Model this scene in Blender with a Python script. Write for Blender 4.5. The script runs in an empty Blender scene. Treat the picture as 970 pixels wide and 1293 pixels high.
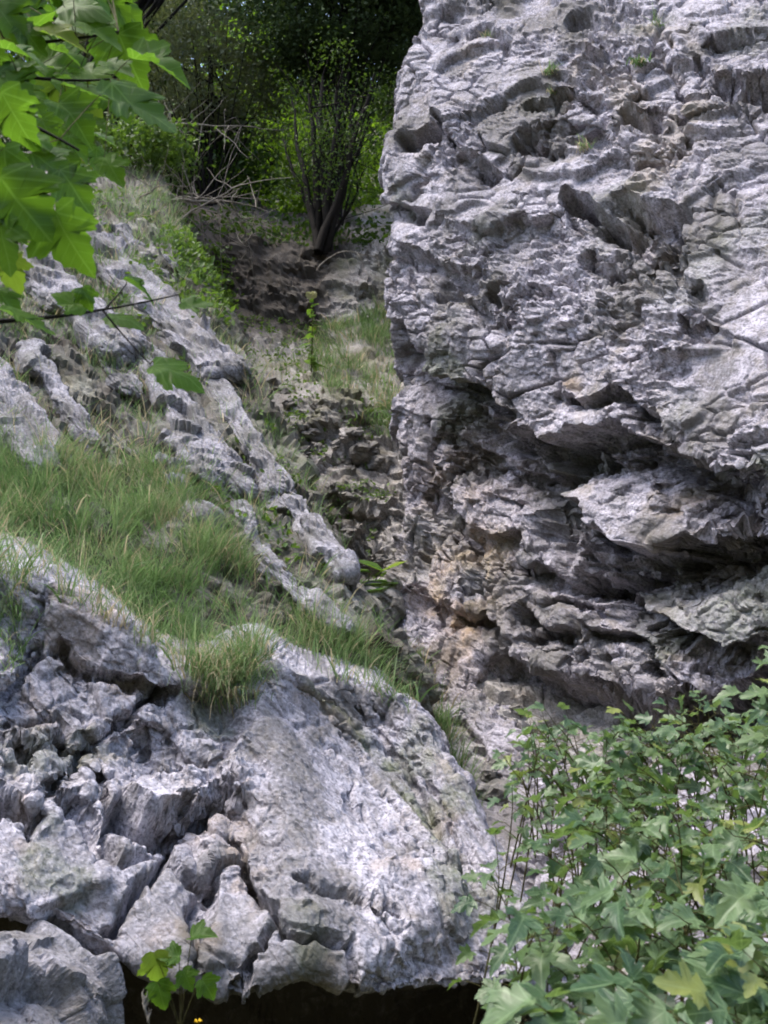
import bpy, math, random
import numpy as np
from mathutils import Vector, Matrix, Quaternion
R = math.radians
random.seed(7); rng = np.random.default_rng(7)
scene = bpy.context.scene
col = scene.collection

# ------------------------------------------------------------------ camera
EYE = np.array([0.0, 0.0, 1.6]); PITCH = R(10.0); LENS = 35.0
W, H = 970.0, 1293.0; F = LENS / 36.0 * H
cam_d = bpy.data.cameras.new('camera'); cam = bpy.data.objects.new('camera', cam_d); col.objects.link(cam)
cam.location = EYE; cam.rotation_euler = (R(90) + PITCH, 0, 0)
cam_d.lens = LENS; cam_d.sensor_width = 36.0; cam_d.sensor_fit = 'AUTO'; cam_d.clip_end = 2000; cam_d.clip_start = 0.05
cam_d.dof.use_dof = True; cam_d.dof.focus_distance = 5.0; cam_d.dof.aperture_fstop = 9.0
scene.camera = cam

# ------------------------------------------------------------------ sky and sun
SUN_EL, SUN_AZ = R(68), R(258)       # azimuth clockwise from +Y: high up on the left
world = bpy.data.worlds.new('World'); scene.world = world; world.use_nodes = True
nt = world.node_tree; nt.nodes.clear()
sky = nt.nodes.new('ShaderNodeTexSky'); sky.sky_type = 'NISHITA'; sky.sun_disc = False
sky.sun_elevation = SUN_EL; sky.sun_rotation = SUN_AZ; sky.air_density = 1.0; sky.dust_density = 3.0; sky.ozone_density = 1.0
bg = nt.nodes.new('ShaderNodeBackground'); bg.inputs['Strength'].default_value = 0.15
wo = nt.nodes.new('ShaderNodeOutputWorld')
nt.links.new(sky.outputs[0], bg.inputs[0]); nt.links.new(bg.outputs[0], wo.inputs[0])
sun_d = bpy.data.lights.new('sun', 'SUN'); sun_d.energy = 1.15; sun_d.angle = R(26); sun_d.color = (1.0, 0.95, 0.88)
sun = bpy.data.objects.new('sun', sun_d); col.objects.link(sun)
sdir = Vector((math.sin(SUN_AZ) * math.cos(SUN_EL), math.cos(SUN_AZ) * math.cos(SUN_EL), math.sin(SUN_EL)))
sun.rotation_euler = sdir.to_track_quat('Z', 'Y').to_euler(); sun.location = sdir * 60
vs = scene.view_settings; vs.view_transform = 'Standard'; vs.look = 'None'; vs.gamma = 1.0; vs.exposure = 1.65
scene.cycles.filter_width = 1.9
scene.cycles.max_bounces = 5; scene.cycles.diffuse_bounces = 2; scene.cycles.transmission_bounces = 4; scene.cycles.glossy_bounces = 2
scene.cycles.use_denoising = True; scene.cycles.use_adaptive_sampling = True; scene.cycles.adaptive_threshold = 0.03

# ------------------------------------------------------------------ geometry helpers
cp, sp_ = math.cos(PITCH), math.sin(PITCH)
def at(px, py, Y):
    """world point seen at photo pixel (px, py) standing Y metres in front of the eye (world Y axis)"""
    px, py, Y = np.broadcast_arrays(np.asarray(px, float), np.asarray(py, float), np.asarray(Y, float))
    a = (px - W / 2) / F; b = -(py - H / 2) / F
    y = cp - b * sp_; z = sp_ + b * cp
    return EYE + np.stack([a / y * Y, Y, z / y * Y], -1)
def proj(P):
    D = P - EYE; f = D[..., 1] * cp + D[..., 2] * sp_; u = -D[..., 1] * sp_ + D[..., 2] * cp
    f = np.maximum(f, 1e-3)
    return W / 2 + F * D[..., 0] / f, H / 2 - F * u / f
def V(p): return Vector((float(p[0]), float(p[1]), float(p[2])))
def nrm(a): return a / np.maximum(np.linalg.norm(a, axis=-1, keepdims=True), 1e-9)

def hsh(I, seed, k):
    x = I[:, 0].astype(np.int64).astype(np.uint32) * np.uint32(374761393)
    x ^= I[:, 1].astype(np.int64).astype(np.uint32) * np.uint32(668265263)
    x ^= I[:, 2].astype(np.int64).astype(np.uint32) * np.uint32(2246822519)
    x += np.uint32((seed * 3266489917 + k * 1013904223) & 0xffffffff)
    x ^= x >> np.uint32(15); x *= np.uint32(2246822519); x ^= x >> np.uint32(13); x *= np.uint32(3266489917); x ^= x >> np.uint32(16)
    return x.astype(np.float64) / 4294967295.0
def noise(P, seed=0):
    I = np.floor(P); f = P - I; w = f * f * f * (f * (f * 6 - 15) + 10); out = 0
    for dx in (0, 1):
        for dy in (0, 1):
            for dz in (0, 1):
                o = np.array([dx, dy, dz]); J = I + o; g = f - o
                v = (hsh(J, seed, 1) * 2 - 1) * g[:, 0] + (hsh(J, seed, 2) * 2 - 1) * g[:, 1] + (hsh(J, seed, 3) * 2 - 1) * g[:, 2]
                out = out + v * (w[:, 0] if dx else 1 - w[:, 0]) * (w[:, 1] if dy else 1 - w[:, 1]) * (w[:, 2] if dz else 1 - w[:, 2])
    return out * 1.4
def fbm(P, oct=4, seed=0, gain=.5):
    s = 0; a = 1
    for k in range(oct):
        s = s + a * noise(P * 2 ** k + 17.3 * k, seed + k); a *= gain
    return s
def facet(P, size, seed, tilt=1.0, k=14.0, lean=None, off=.3):
    """broken-plane relief: every Worley cell carries its own tilted plane and offset; neighbouring planes meet in a narrow break"""
    Q = P / size; B = np.floor(Q - .5); num = 0; den = 1e-12
    for dx in (0, 1):
        for dy in (0, 1):
            for dz in (0, 1):
                J = B + (dx, dy, dz); r = [hsh(J, seed, n) for n in range(1, 8)]
                D = Q - (J + .5 + .8 * (np.stack(r[:3], -1) - .5))
                w = np.exp(-k * (D * D).sum(-1))
                v = (r[6] * 2 - 1) * off + tilt * ((np.stack(r[3:6], -1) * 2 - 1) * D).sum(-1)
                if lean is not None: v = v + D @ lean
                num = num + w * v; den = den + w
    return num / den

def crom(n_ctrl, counts):
    rows = []
    for s in range(n_ctrl - 1):
        n = counts[s]
        for k in range(n + (1 if s == n_ctrl - 2 else 0)):
            t = k / n; r = np.zeros(n_ctrl)
            for w, i in ((-.5 * t + t * t - .5 * t ** 3, s - 1), (1 - 2.5 * t * t + 1.5 * t ** 3, s), (.5 * t + 2 * t * t - 1.5 * t ** 3, s + 1), (-.5 * t * t + .5 * t ** 3, s + 2)):
                r[min(max(i, 0), n_ctrl - 1)] += w
            rows.append(r)
    return np.array(rows)
class Patch:
    """smooth surface through a net of control points given as (photo x, photo y, metres away)"""
    def __init__(self, net, rstep, cstep, step):
        net = np.array(net, float); self.net = net; nr, nc, _ = net.shape
        dr = np.linalg.norm(np.diff(net[..., :2], axis=0), axis=-1).mean(1); dc = np.linalg.norm(np.diff(net[..., :2], axis=1), axis=-1).mean(0)
        rc = [max(2, int(d / (step * (rstep.get(i, 1))))) for i, d in enumerate(dr)]
        cc = [max(2, int(d / (step * (cstep.get(i, 1))))) for i, d in enumerate(dc)]
        for i, k in list(rstep.items()):
            if k < 0: rc[i] = -k
        for i, k in list(cstep.items()):
            if k < 0: cc[i] = -k
        A = crom(nr, rc); B = crom(nc, cc)
        self.cidx = (B * np.arange(nc)).sum(1)
        self.ridx = (A * np.arange(nr)).sum(1)
        G = np.einsum('ir,rck,jc->ijk', A, net, B); self.shape = G.shape[:2]
        self.px, self.py = G[..., 0].ravel(), G[..., 1].ravel()
        self.P = at(G[..., 0], G[..., 1], G[..., 2])
        du = np.gradient(self.P, axis=1); dv = np.gradient(self.P, axis=0)
        self.N = nrm(np.cross(dv, du)).reshape(-1, 3); self.P = self.P.reshape(-1, 3)
    def faces(self):
        nr, nc = self.shape; i = np.arange(nr * nc).reshape(nr, nc)
        return np.stack([i[:-1, :-1], i[1:, :-1], i[1:, 1:], i[:-1, 1:]], -1).reshape(-1, 4)
def refine(P, shape, hf, iters=24):
    """spread the mesh over the steep walls of the steps, then carve the finer relief along the true normals"""
    G = P.reshape(*shape, 3).copy()
    for it in range(iters):
        A = G.copy(); A[1:-1, 1:-1] = .25 * (G[:-2, 1:-1] + G[2:, 1:-1] + G[1:-1, :-2] + G[1:-1, 2:])
        L = np.maximum(np.linalg.norm(np.roll(G, 1, 0) - G, axis=-1), np.linalg.norm(np.roll(G, -1, 0) - G, axis=-1))
        L = np.maximum(L, np.maximum(np.linalg.norm(np.roll(G, 1, 1) - G, axis=-1), np.linalg.norm(np.roll(G, -1, 1) - G, axis=-1)))
        w = np.clip((L / np.median(L) - 2.0) / 2.5, 0, .8)[..., None]; w[0] = w[-1] = 0; w[:, 0] = w[:, -1] = 0
        G = G + w * (A - G)
    B = G.copy()
    for it in range(3): B[1:-1, 1:-1] = .25 * (B[:-2, 1:-1] + B[2:, 1:-1] + B[1:-1, :-2] + B[1:-1, 2:])
    n = nrm(np.cross(np.gradient(B, axis=0), np.gradient(B, axis=1))).reshape(-1, 3); Q = G.reshape(-1, 3)
    return Q + np.where(np.isfinite(n), n, 0) * hf(Q)[:, None]
def pl_dist(px, py, line):
    """distance to a polyline in photo pixels, signed (+ = below / right of it when drawn left to right), and position along it 0..1"""
    L = np.array(line, float); seg = np.linalg.norm(np.diff(L, axis=0), axis=1); cum = np.concatenate([[0], np.cumsum(seg)])
    best = np.full(len(px), 1e9); sg = np.zeros(len(px)); al = np.zeros(len(px))
    for k in range(len(seg)):
        d = (L[k + 1] - L[k]) / seg[k]; rx, ry = px - L[k, 0], py - L[k, 1]
        t = np.clip(rx * d[0] + ry * d[1], 0, seg[k]); ex, ey = rx - t * d[0], ry - t * d[1]
        D = np.hypot(ex, ey); m = D < best
        best = np.where(m, D, best); sg = np.where(m, np.sign(d[0] * ry - d[1] * rx), sg); al = np.where(m, (cum[k] + t) / cum[-1], al)
    return best, sg, al
def sstep(a, b, x):
    t = np.clip((x - a) / (b - a), 0, 1); return t * t * (3 - 2 * t)
RAG = {}
def ledge(px, py, line, depth, below, above=40, edge=4):
    L = np.array(line); m = (px > L[:, 0].min() - 150) & (px < L[:, 0].max() + 150) & (py > L[:, 1].min() - 200) & (py < L[:, 1].max() + 250)
    out = np.zeros(len(px))
    if not m.any(): return out
    d, s, a = pl_dist(px[m], py[m], line)
    tap = sstep(0, .12, a) * sstep(0, .12, 1 - a)
    ds = d * s
    down = -depth * sstep(-edge * .5, edge, ds) * (1 - sstep(below * .25, below, ds))
    up = .22 * depth * np.exp(-np.maximum(-ds, 0) / above) * (ds <= 0)
    if len(px) not in RAG:
        q = np.stack([px, py, 0 * px], -1); RAG[len(px)] = np.clip(.85 + .55 * facet(q, 62, 301, 1.2, 60) + .4 * facet(q, 24, 302, 1.2, 60), .15, 1.7)
    out[m] = (down * RAG[len(px)][m] + up) * tap             # the recess is broken, not scooped
    return out
def crack(px, py, line, depth, width):
    L = np.array(line); m = (px > L[:, 0].min() - 60) & (px < L[:, 0].max() + 60) & (py > L[:, 1].min() - 60) & (py < L[:, 1].max() + 60)
    out = np.zeros(len(px))
    if m.any():
        d, s, a = pl_dist(px[m], py[m], line); out[m] = -depth * np.exp(-(d / width) ** 2) * sstep(0, .06, a) * sstep(0, .06, 1 - a)
    return out
def inside(px, py, poly):
    c = np.zeros(len(px), bool); n = len(poly); j = n - 1
    for i in range(n):
        xi, yi = poly[i]; xj, yj = poly[j]
        c ^= ((yi > py) != (yj > py)) & (px < (xj - xi) * (py - yi) / ((yj - yi) or 1e-9) + xi); j = i
    return c
def blob(px, py, cx, cy, rx, ry, ang=0):
    c, s = math.cos(R(ang)), math.sin(R(ang)); x, y = px - cx, py - cy
    return np.exp(-(((x * c + y * s) / rx) ** 2 + ((-x * s + y * c) / ry) ** 2))

def mesh_np(name, verts, faces, mat=None, parent=None, attrs=None, smooth=False):
    me = bpy.data.meshes.new(name); verts = np.asarray(verts, np.float32); faces = np.asarray(faces, np.int32); k = faces.shape[1]
    me.vertices.add(len(verts)); me.vertices.foreach_set('co', verts.ravel())
    me.loops.add(faces.size); me.loops.foreach_set('vertex_index', faces.ravel())
    me.polygons.add(len(faces)); me.polygons.foreach_set('loop_start', np.arange(0, faces.size, k, dtype=np.int32))
    me.update(calc_edges=True)
    me.polygons.foreach_set('use_smooth', np.full(len(faces), smooth))
    for n, a in (attrs or {}).items():
        at_ = me.attributes.new(n, 'FLOAT', 'POINT'); at_.data.foreach_set('value', np.asarray(a, np.float32))
    if mat: me.materials.append(mat)
    o = bpy.data.objects.new(name, me); col.objects.link(o)
    if parent: o.parent = parent
    return o
def sub(verts, faces, keep, attrs):
    f = faces[keep]; used = np.unique(f); m = np.zeros(len(verts), int); m[used] = np.arange(len(used))
    return verts[used], m[f], {k: a[used] for k, a in attrs.items()}
def empty(name, loc=(0, 0, 0)):
    o = bpy.data.objects.new(name, None); o.location = loc; o.empty_display_size = .1; col.objects.link(o); return o
def tag(o, label=None, cat=None, group=None, kind=None):
    for k, v in (('label', label), ('category', cat), ('group', group), ('kind', kind)):
        if v: o[k] = v
    return o

# ------------------------------------------------------------------ materials
def nodes(name):
    m = bpy.data.materials.new(name); m.use_nodes = True; t = m.node_tree; t.nodes.clear()
    def N(kind, **kw):
        n = t.nodes.new(kind)
        for k, v in kw.items():
            if k in n.inputs: n.inputs[k].default_value = v
            else: setattr(n, k, v)
        return n
    return m, t, N, t.links.new
def ramp(N, stops):
    r = N('ShaderNodeValToRGB'); e = r.color_ramp.elements
    while len(e) < len(stops): e.new(.5)
    for x, (p, c) in zip(e, stops):
        x.position = p; x.color = (c, c, c, 1) if isinstance(c, (int, float)) else (*c, 1)
    return r
def mixc(N, L, fac, a, b, mode='MIX'):
    m = N('ShaderNodeMix', data_type='RGBA', blend_type=mode)
    for i, v in ((0, fac), (6, a), (7, b)):
        if hasattr(v, 'is_linked'): L(v, m.inputs[i])
        else: m.inputs[i].default_value = v if i == 0 else (*v, 1)
    return m.outputs[2]
def rock_mat(name, light, dark, brown, speck=.5):
    m, t, N, L = nodes(name)
    tc = N('ShaderNodeTexCoord'); P = tc.outputs['Object']
    n1 = N('ShaderNodeTexNoise', Scale=2.3, Detail=3.0, Roughness=.6); L(P, n1.inputs['Vector'])
    n2 = N('ShaderNodeTexNoise', Scale=14.0, Detail=5.0, Roughness=.7, Distortion=.6); L(P, n2.inputs['Vector'])
    n3 = N('ShaderNodeTexNoise', Scale=70.0, Detail=3.0, Roughness=.65); L(P, n3.inputs['Vector'])
    n4 = N('ShaderNodeTexNoise', Scale=5.5, Detail=4.0, Roughness=.7, Distortion=1.2); L(P, n4.inputs['Vector'])
    c = mixc(N, L, ramp_out(N, L, n1.outputs[0], [(.35, 0), (.62, 1)]), dark, light)
    c = mixc(N, L, ramp_out(N, L, n2.outputs[0], [(.40, .75), (.56, 0)]), c, tuple(x * .62 for x in dark))
    c = mixc(N, L, ramp_out(N, L, n4.outputs[0], [(.50, 0), (.68, .6)]), c, brown)
    n6 = N('ShaderNodeTexNoise', Scale=27.0, Detail=4.0, Roughness=.75, Distortion=.9); L(P, n6.inputs['Vector'])
    c = mixc(N, L, ramp_out(N, L, n6.outputs[0], [(.36, .75), (.43, 0)]), c, tuple(x * .3 for x in dark))  # blotches here, specks below: lichen, plus painted shade of small pits
    c = mixc(N, L, ramp_out(N, L, n3.outputs[0], [(.37, speck + .15), (.48, 0)]), c, tuple(x * .35 for x in dark))
    hl = ramp_out(N, L, n3.outputs[0], [(.55, 0), (.68, .55)])
    c = mixc(N, L, hl, c, tuple(min(.72, x * 1.35) for x in light))
    n5 = N('ShaderNodeTexNoise', Scale=1.0, Detail=4.0, Roughness=.6, Distortion=.8); mp = N('ShaderNodeMapping'); mp.inputs['Scale'].default_value = (2.2, 2.2, .55); L(P, mp.inputs[0]); L(mp.outputs[0], n5.inputs['Vector'])
    c = mixc(N, L, ramp_out(N, L, n5.outputs[0], [(.52, 0), (.66, .62)]), c, (.13, .125, .12))
    c = mixc(N, L, ramp_out(N, L, n5.outputs[0], [(.30, .5), (.42, 0)]), c, (.36, .31, .25))
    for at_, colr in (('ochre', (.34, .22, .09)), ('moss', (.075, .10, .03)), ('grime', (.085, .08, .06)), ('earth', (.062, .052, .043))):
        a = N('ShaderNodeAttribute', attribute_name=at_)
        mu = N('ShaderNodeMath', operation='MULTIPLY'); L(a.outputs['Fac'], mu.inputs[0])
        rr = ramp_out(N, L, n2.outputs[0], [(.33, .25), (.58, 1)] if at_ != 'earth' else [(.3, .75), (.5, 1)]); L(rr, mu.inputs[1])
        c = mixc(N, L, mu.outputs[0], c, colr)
    b = N('ShaderNodeBsdfPrincipled', Roughness=.86); b.inputs['Specular IOR Level'].default_value = .25
    L(c, b.inputs['Base Color'])
    b1 = N('ShaderNodeBump', Strength=.35, Distance=.02); L(n2.outputs[0], b1.inputs['Height'])
    b2 = N('ShaderNodeBump', Strength=.6, Distance=.010); L(n3.outputs[0], b2.inputs['Height']); L(b1.outputs[0], b2.inputs['Normal'])
    L(b2.outputs[0], b.inputs['Normal'])
    o = N('ShaderNodeOutputMaterial'); L(b.outputs[0], o.inputs[0])
    return m
def ramp_out(N, L, sock, stops):
    r = ramp(N, stops); L(sock, r.inputs[0]); return r.outputs[0]
def leaf_mat(name, c1, c2, trans=.45, rough=.45, spec=.5, var='attr'):
    """leaf blade: two greens mixed by a per-leaf random value, light passing through"""
    m, t, N, L = nodes(name)
    if var == 'attr':
        a = N('ShaderNodeAttribute', attribute_name='rnd'); f = a.outputs['Fac']
    else:
        a = N('ShaderNodeObjectInfo'); f = a.outputs['Random']
    tc = N('ShaderNodeTexCoord'); n = N('ShaderNodeTexNoise', Scale=22.0 if var == 'attr' else 3.0, Detail=3.0); L(tc.outputs['Object'], n.inputs['Vector'])
    c = mixc(N, L, f, c1, c2)
    c = mixc(N, L, ramp_out(N, L, n.outputs[0], [(.4, 0), (.7, .45)]), c, tuple(x * .55 for x in c1))
    if var == 'obj':                                   # palmate veins from the leaf base
        def mth(op, *v):
            q = N('ShaderNodeMath', operation=op)
            for i_, w_ in enumerate(v):
                if hasattr(w_, 'is_linked'): L(w_, q.inputs[i_])
                else: q.inputs[i_].default_value = w_
            return q.outputs[0]
        sx = N('ShaderNodeSeparateXYZ'); L(tc.outputs['Object'], sx.inputs[0]); ax_ = mth('ABSOLUTE', sx.outputs[0]); an = mth('ARCTAN2', ax_, sx.outputs[1])
        dd = mth('MINIMUM', mth('MINIMUM', an, mth('ABSOLUTE', mth('SUBTRACT', an, .86))), mth('ABSOLUTE', mth('SUBTRACT', an, 1.45)))
        rr_ = mth('SQRT', mth('ADD', mth('MULTIPLY', ax_, ax_), mth('MULTIPLY', sx.outputs[1], sx.outputs[1])))
        vein = mth('MULTIPLY', mth('LESS_THAN', mth('MULTIPLY', dd, rr_), .013), .5)
        fr_ = mth('FRACT', mth('MULTIPLY', mth('SUBTRACT', sx.outputs[1], mth('MULTIPLY', ax_, .75)), 7.0)); v2 = mth('MULTIPLY', mth('LESS_THAN', fr_, .1), .25)
        c = mixc(N, L, mth('MAXIMUM', vein, v2), c, tuple(min(.5, x * 1.5 + .05) for x in c2))
        yl = mth('MULTIPLY', mth('GREATER_THAN', f, .93), .5); c = mixc(N, L, yl, c, (.30, .30, .05))
    b = N('ShaderNodeBsdfPrincipled', Roughness=rough); b.inputs['Specular IOR Level'].default_value = spec; L(c, b.inputs['Base Color'])
    tr = N('ShaderNodeBsdfTranslucent'); L(mixc(N, L, .55, c, (c2[0] * 1.6, c2[1] * 1.7, c2[2] * .6)), tr.inputs[0])
    mx = N('ShaderNodeMixShader', Fac=trans); L(b.outputs[0], mx.inputs[1]); L(tr.outputs[0], mx.inputs[2])
    o = N('ShaderNodeOutputMaterial'); L(mx.outputs[0], o.inputs[0]); return m
def plain_mat(name, c1, c2, scale=12, rough=.85, bump=.4, stretch=None):
    m, t, N, L = nodes(name); tc = N('ShaderNodeTexCoord'); P = tc.outputs['Object']
    if stretch:
        mp = N('ShaderNodeMapping'); mp.inputs['Scale'].default_value = stretch; L(P, mp.inputs[0]); P = mp.outputs[0]
    n = N('ShaderNodeTexNoise', Scale=scale, Detail=4.0, Roughness=.65); L(P, n.inputs['Vector'])
    c = mixc(N, L, ramp_out(N, L, n.outputs[0], [(.3, 0), (.7, 1)]), c1, c2)
    b = N('ShaderNodeBsdfPrincipled', Roughness=rough); b.inputs['Specular IOR Level'].default_value = .2; L(c, b.inputs['Base Color'])
    bp = N('ShaderNodeBump', Strength=bump, Distance=.02); L(n.outputs[0], bp.inputs['Height']); L(bp.outputs[0], b.inputs['Normal'])
    o = N('ShaderNodeOutputMaterial'); L(b.outputs[0], o.inputs[0]); return m
M = {}
M['cliff'] = rock_mat('limestone_cliff', (.475, .45, .51), (.30, .285, .32), (.24, .21, .175))
M['slab'] = rock_mat('limestone_slab', (.50, .48, .54), (.33, .32, .365), (.25, .23, .22), .6)
M['rubble'] = rock_mat('weathered_rubble', (.46, .44, .43), (.30, .285, .275), (.22, .18, .14))
M['soil'] = plain_mat('dark_soil', (.035, .027, .018), (.11, .085, .055), 9)
M['litter'] = plain_mat('forest_floor', (.03, .03, .015), (.075, .075, .03), 5)

def frame(P, seed, bed, squash, wp=.05):
    nb = np.array(bed, float); nb = nb / np.linalg.norm(nb)
    Pw = P + wp * np.stack([fbm(P * 1.7 + 3, 3, seed), fbm(P * 1.7 + 31, 3, seed + 3), fbm(P * 1.7 + 77, 3, seed + 5)], -1)
    return nb, Pw + nb * ((squash - 1) * (Pw @ nb))[:, None]
def relief(P, seed, amp=1.0, bed=(.5, .2, .8), squash=2.2, big=.8, lean=.6, k=30):
    """the large broken planes"""
    nb, Q = frame(P, seed, bed, squash, .10)
    return amp * (.13 * facet(Q, big, seed + 11, 1.0, k, -nb * lean, .4))
def edges(P, size, seed):
    """distance to the nearest Worley cell border: joints and hairline cracks"""
    Q = P / size; B = np.floor(Q - .5); d1 = np.full(len(Q), 9.); d2 = d1.copy()
    for dx in (0, 1):
        for dy in (0, 1):
            for dz in (0, 1):
                J = B + (dx, dy, dz); D = Q - (J + .5 + .8 * (np.stack([hsh(J, seed, n) for n in (1, 2, 3)], -1) - .5)); d = np.sqrt((D * D).sum(-1))
                d2 = np.where(d < d1, d1, np.minimum(d2, d)); d1 = np.minimum(d, d1)
    return d2 - d1
def fine(P, seed, bed, squash, big, w=(.042, .024, .011), lean=.7, cr=.03, ks=(40, 34, 26), wp=.05, gr=.006):
    """the smaller scales, proud at their lower edges, the joints between them and the grain"""
    nb, Q = frame(P, seed, bed, squash, wp); ln = -nb * lean
    mod = .2 + 1.3 * np.clip(fbm(P * .9 + 50, 2, seed + 20) + .4, 0, 1); mod2 = .18 + 1.7 * np.clip(fbm(P * 1.6 + 20, 2, seed + 21) + .25, 0, 1)
    h = w[0] * facet(Q + 5.1, big * .42, seed + 12, .9, ks[0], ln, .3) * mod + w[1] * facet(Q + 9.7, big * .19, seed + 13, .9, ks[1], ln * 1.2, .35) * mod2
    h += w[2] * facet(Q + 2.3, big * .085, seed + 14, 1.0, ks[2], ln, .4) * mod2 + gr * mod2 * facet(Q + 4.4, big * .042, seed + 15, 1.1, 18) + .5 * gr * noise(P * 45, seed + 4)
    m = sstep(.0, .35, fbm(P * 1.3 + 33, 3, seed + 22))
    h -= cr * m * np.exp(-(edges(Q + 5.1, big * .42, seed + 12) / .05) ** 2) + .5 * cr * sstep(-.1, .3, fbm(P * 2.3 + 3, 3, seed + 23)) * np.exp(-(edges(Q + 9.7, big * .19, seed + 13) / .09) ** 2)
    return h

# ================================================================== the large structure
# ---- ground: one sheet to the horizon, a gorge running left-right with an unseen bank added behind the camera to cut frontal light
def ground_z(x, y):
    z = np.where(y > 3.6, (y - 3.6) * .62, 0) + np.where(y > 11, (y - 11) * .12, 0)
    z = np.where(y > 70, (70 - 3.6) * .62 + 59 * .12 + (y - 70) * .05, z)
    zb = np.where(y < -3.5, (-3.5 - y) * .85, 0); zb = np.where(y < -30, 26.5 * .85 + (-30 - y) * .05, zb)
    return z + zb - .12
def axis_pts(lim, fine, n, m):
    a = np.linspace(-fine, fine, n); b = fine * (lim / fine) ** np.linspace(0, 1, m)[1:]
    return np.concatenate([-b[::-1], a, b])
gx = axis_pts(900, 30, 90, 12); gy = axis_pts(900, 40, 120, 12)
GX, GY = np.meshgrid(gx, gy); GP = np.stack([GX, GY, ground_z(GX, GY)], -1).reshape(-1, 3)
GP[:, 2] += .18 * fbm(GP * .35, 4, 3) * (1 + (np.abs(GP[:, 1]) > 12) * 2)
ii = np.arange(len(gx) * len(gy)).reshape(len(gy), len(gx))
ground = mesh_np('ground', GP, np.stack([ii[:-1, :-1], ii[:-1, 1:], ii[1:, 1:], ii[1:, :-1]], -1).reshape(-1, 4), M['litter'], smooth=True)
tag(ground, kind='structure')

def jit(px, py, k=7.0, s=26.0, seed=0):
    """angular wander of the ledge lines"""
    Q = np.stack([px, py, np.zeros_like(px)], -1)
    return px + k * facet(Q, s, seed, 1.6, 40) + .2 * k * noise(Q / 9, seed), py + k * facet(Q + 400, s, seed + 1, 1.6, 40) + .2 * k * noise(Q / 9 + 40, seed)

# ---- the big cliff on the right
rows = [-600, -250, 0, 100, 200, 300, 400, 480, 560, 640, 720, 800, 870, 950, 1050, 1250, 1700]
edge = [640, 570, 533, 503, 486, 497, 491, 500, 503, 502, 502, 503, 528, 562, 600, 660, 700]
eY = [10, 8.2, 7.2, 6.9, 6.75, 6.65, 6.5, 6.7, 6.85, 6.75, 6.5, 6.2, 5.8, 5.3, 4.8, 4.0, 3.4]
rY = [9, 7.0, 5.7, 5.3, 4.95, 4.65, 4.4, 4.25, 4.15, 4.25, 4.35, 4.45, 4.6, 4.45, 4.0, 3.3, 2.9]
net = []
for y, e, a, b in zip(rows, edge, eY, rY):
    r = [(e + 200, y, a + 4.5), (e + 45, y, a + 1.2)]
    for f in (0, .1, .28, .52, .77, 1.0):
        r.append((e + (985 - e) * f, y, a + (b - a) * f ** .72))
    r += [(1180, y, b - .35), (1700, y, b + .2)]
    net.append(r)
cl = Patch(net, {0: 5, 1: 2, 14: 2, 15: 6}, {0: -20, 1: -60, 7: 2, 8: -40}, 1.5)
vis = (cl.cidx[None, :] > 1.6) * np.ones(cl.shape); vis = vis.ravel()
px, py = jit(cl.px, cl.py, 9, 44, 5)
BC = (.62, .25, .75); h = relief(cl.P, 21, .62, BC, 1.6, .75, .5, 60)
LED = [([(490, 392), (515, 430), (540, 462), (575, 478), (600, 480), (630, 512), (660, 520)], .30, 70, 40),
       ([(600, 505), (650, 545), (690, 560), (730, 545), (790, 540), (830, 552), (870, 575), (920, 590), (1000, 605)], .36, 95, 70),
       ([(700, 500), (740, 512), (790, 500), (830, 520), (870, 545)], .15, 26, 30),
       ([(560, 520), (600, 570), (640, 590), (690, 600), (725, 640)], .20, 50, 30),
       ([(690, 610), (735, 645), (770, 675), (800, 692), (850, 690), (905, 675), (1000, 678)], .40, 95, 60),
       ([(700, 690), (760, 735), (810, 760), (850, 782), (900, 806), (1000, 808)], .42, 55, 50),
       ([(630, 790), (660, 840), (710, 852), (740, 872), (800, 888), (850, 888), (905, 872), (1000, 840)], .52, 90, 60),
       ([(730, 790), (790, 800), (830, 830), (850, 860)], .16, 26, 25),
       ([(700, 262), (725, 240), (745, 258), (790, 285), (800, 270)], .32, 38, 18),
       ([(770, 240), (830, 262), (870, 262), (860, 320), (830, 335), (790, 320)], .28, 45, 18),
       ([(768, 150), (800, 142), (842, 152)], .2, 24, 20), ([(900, 96), (930, 104), (1000, 108)], .3, 36, 25),
       ([(840, 75), (880, 72), (905, 90)], .12, 24, 20),
       ([(570, 180), (600, 205), (640, 222)], .16, 28, 20), ([(505, 165), (530, 172), (560, 150)], .2, 35, 25),
       ([(480, 250), (505, 262), (550, 266)], .16, 30, 25), ([(620, 362), (645, 378), (665, 382)], .18, 30, 18),
       ([(545, 350), (590, 372), (630, 400), (660, 410)], .12, 40, 30), ([(735, 322), (765, 332), (790, 350)], .12, 28, 20),
       ([(500, 305), (540, 330), (575, 345), (610, 350)], .14, 34, 25), ([(860, 400), (890, 415), (930, 420)], .14, 30, 25),
       ([(650, 130), (690, 120), (740, 110), (775, 118)], .10, 24, 20), ([(640, 165), (685, 175), (715, 190)], .13, 24, 20),
       ([(535, 600), (570, 640), (590, 645)], .2, 50, 20), ([(640, 690), (690, 720), (712, 730)], .2, 36, 25),
       ([(655, 760), (690, 790), (730, 800)], .16, 36, 20), ([(570, 660), (620, 680), (650, 672)], .12, 40, 20),
       ([(520, 740), (560, 770), (600, 770), (640, 800)], .12, 40, 30), ([(860, 335), (885, 360), (900, 395)], .10, 24, 20),
       ([(560, 40), (610, 30), (650, 45)], .12, 24, 20), ([(700, 20), (740, 10), (780, 24)], .12, 24, 20)]
for ln, dp, be, ab in LED:
    h += ledge(px, py, ln, dp * .95, be, ab) * vis
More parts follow.
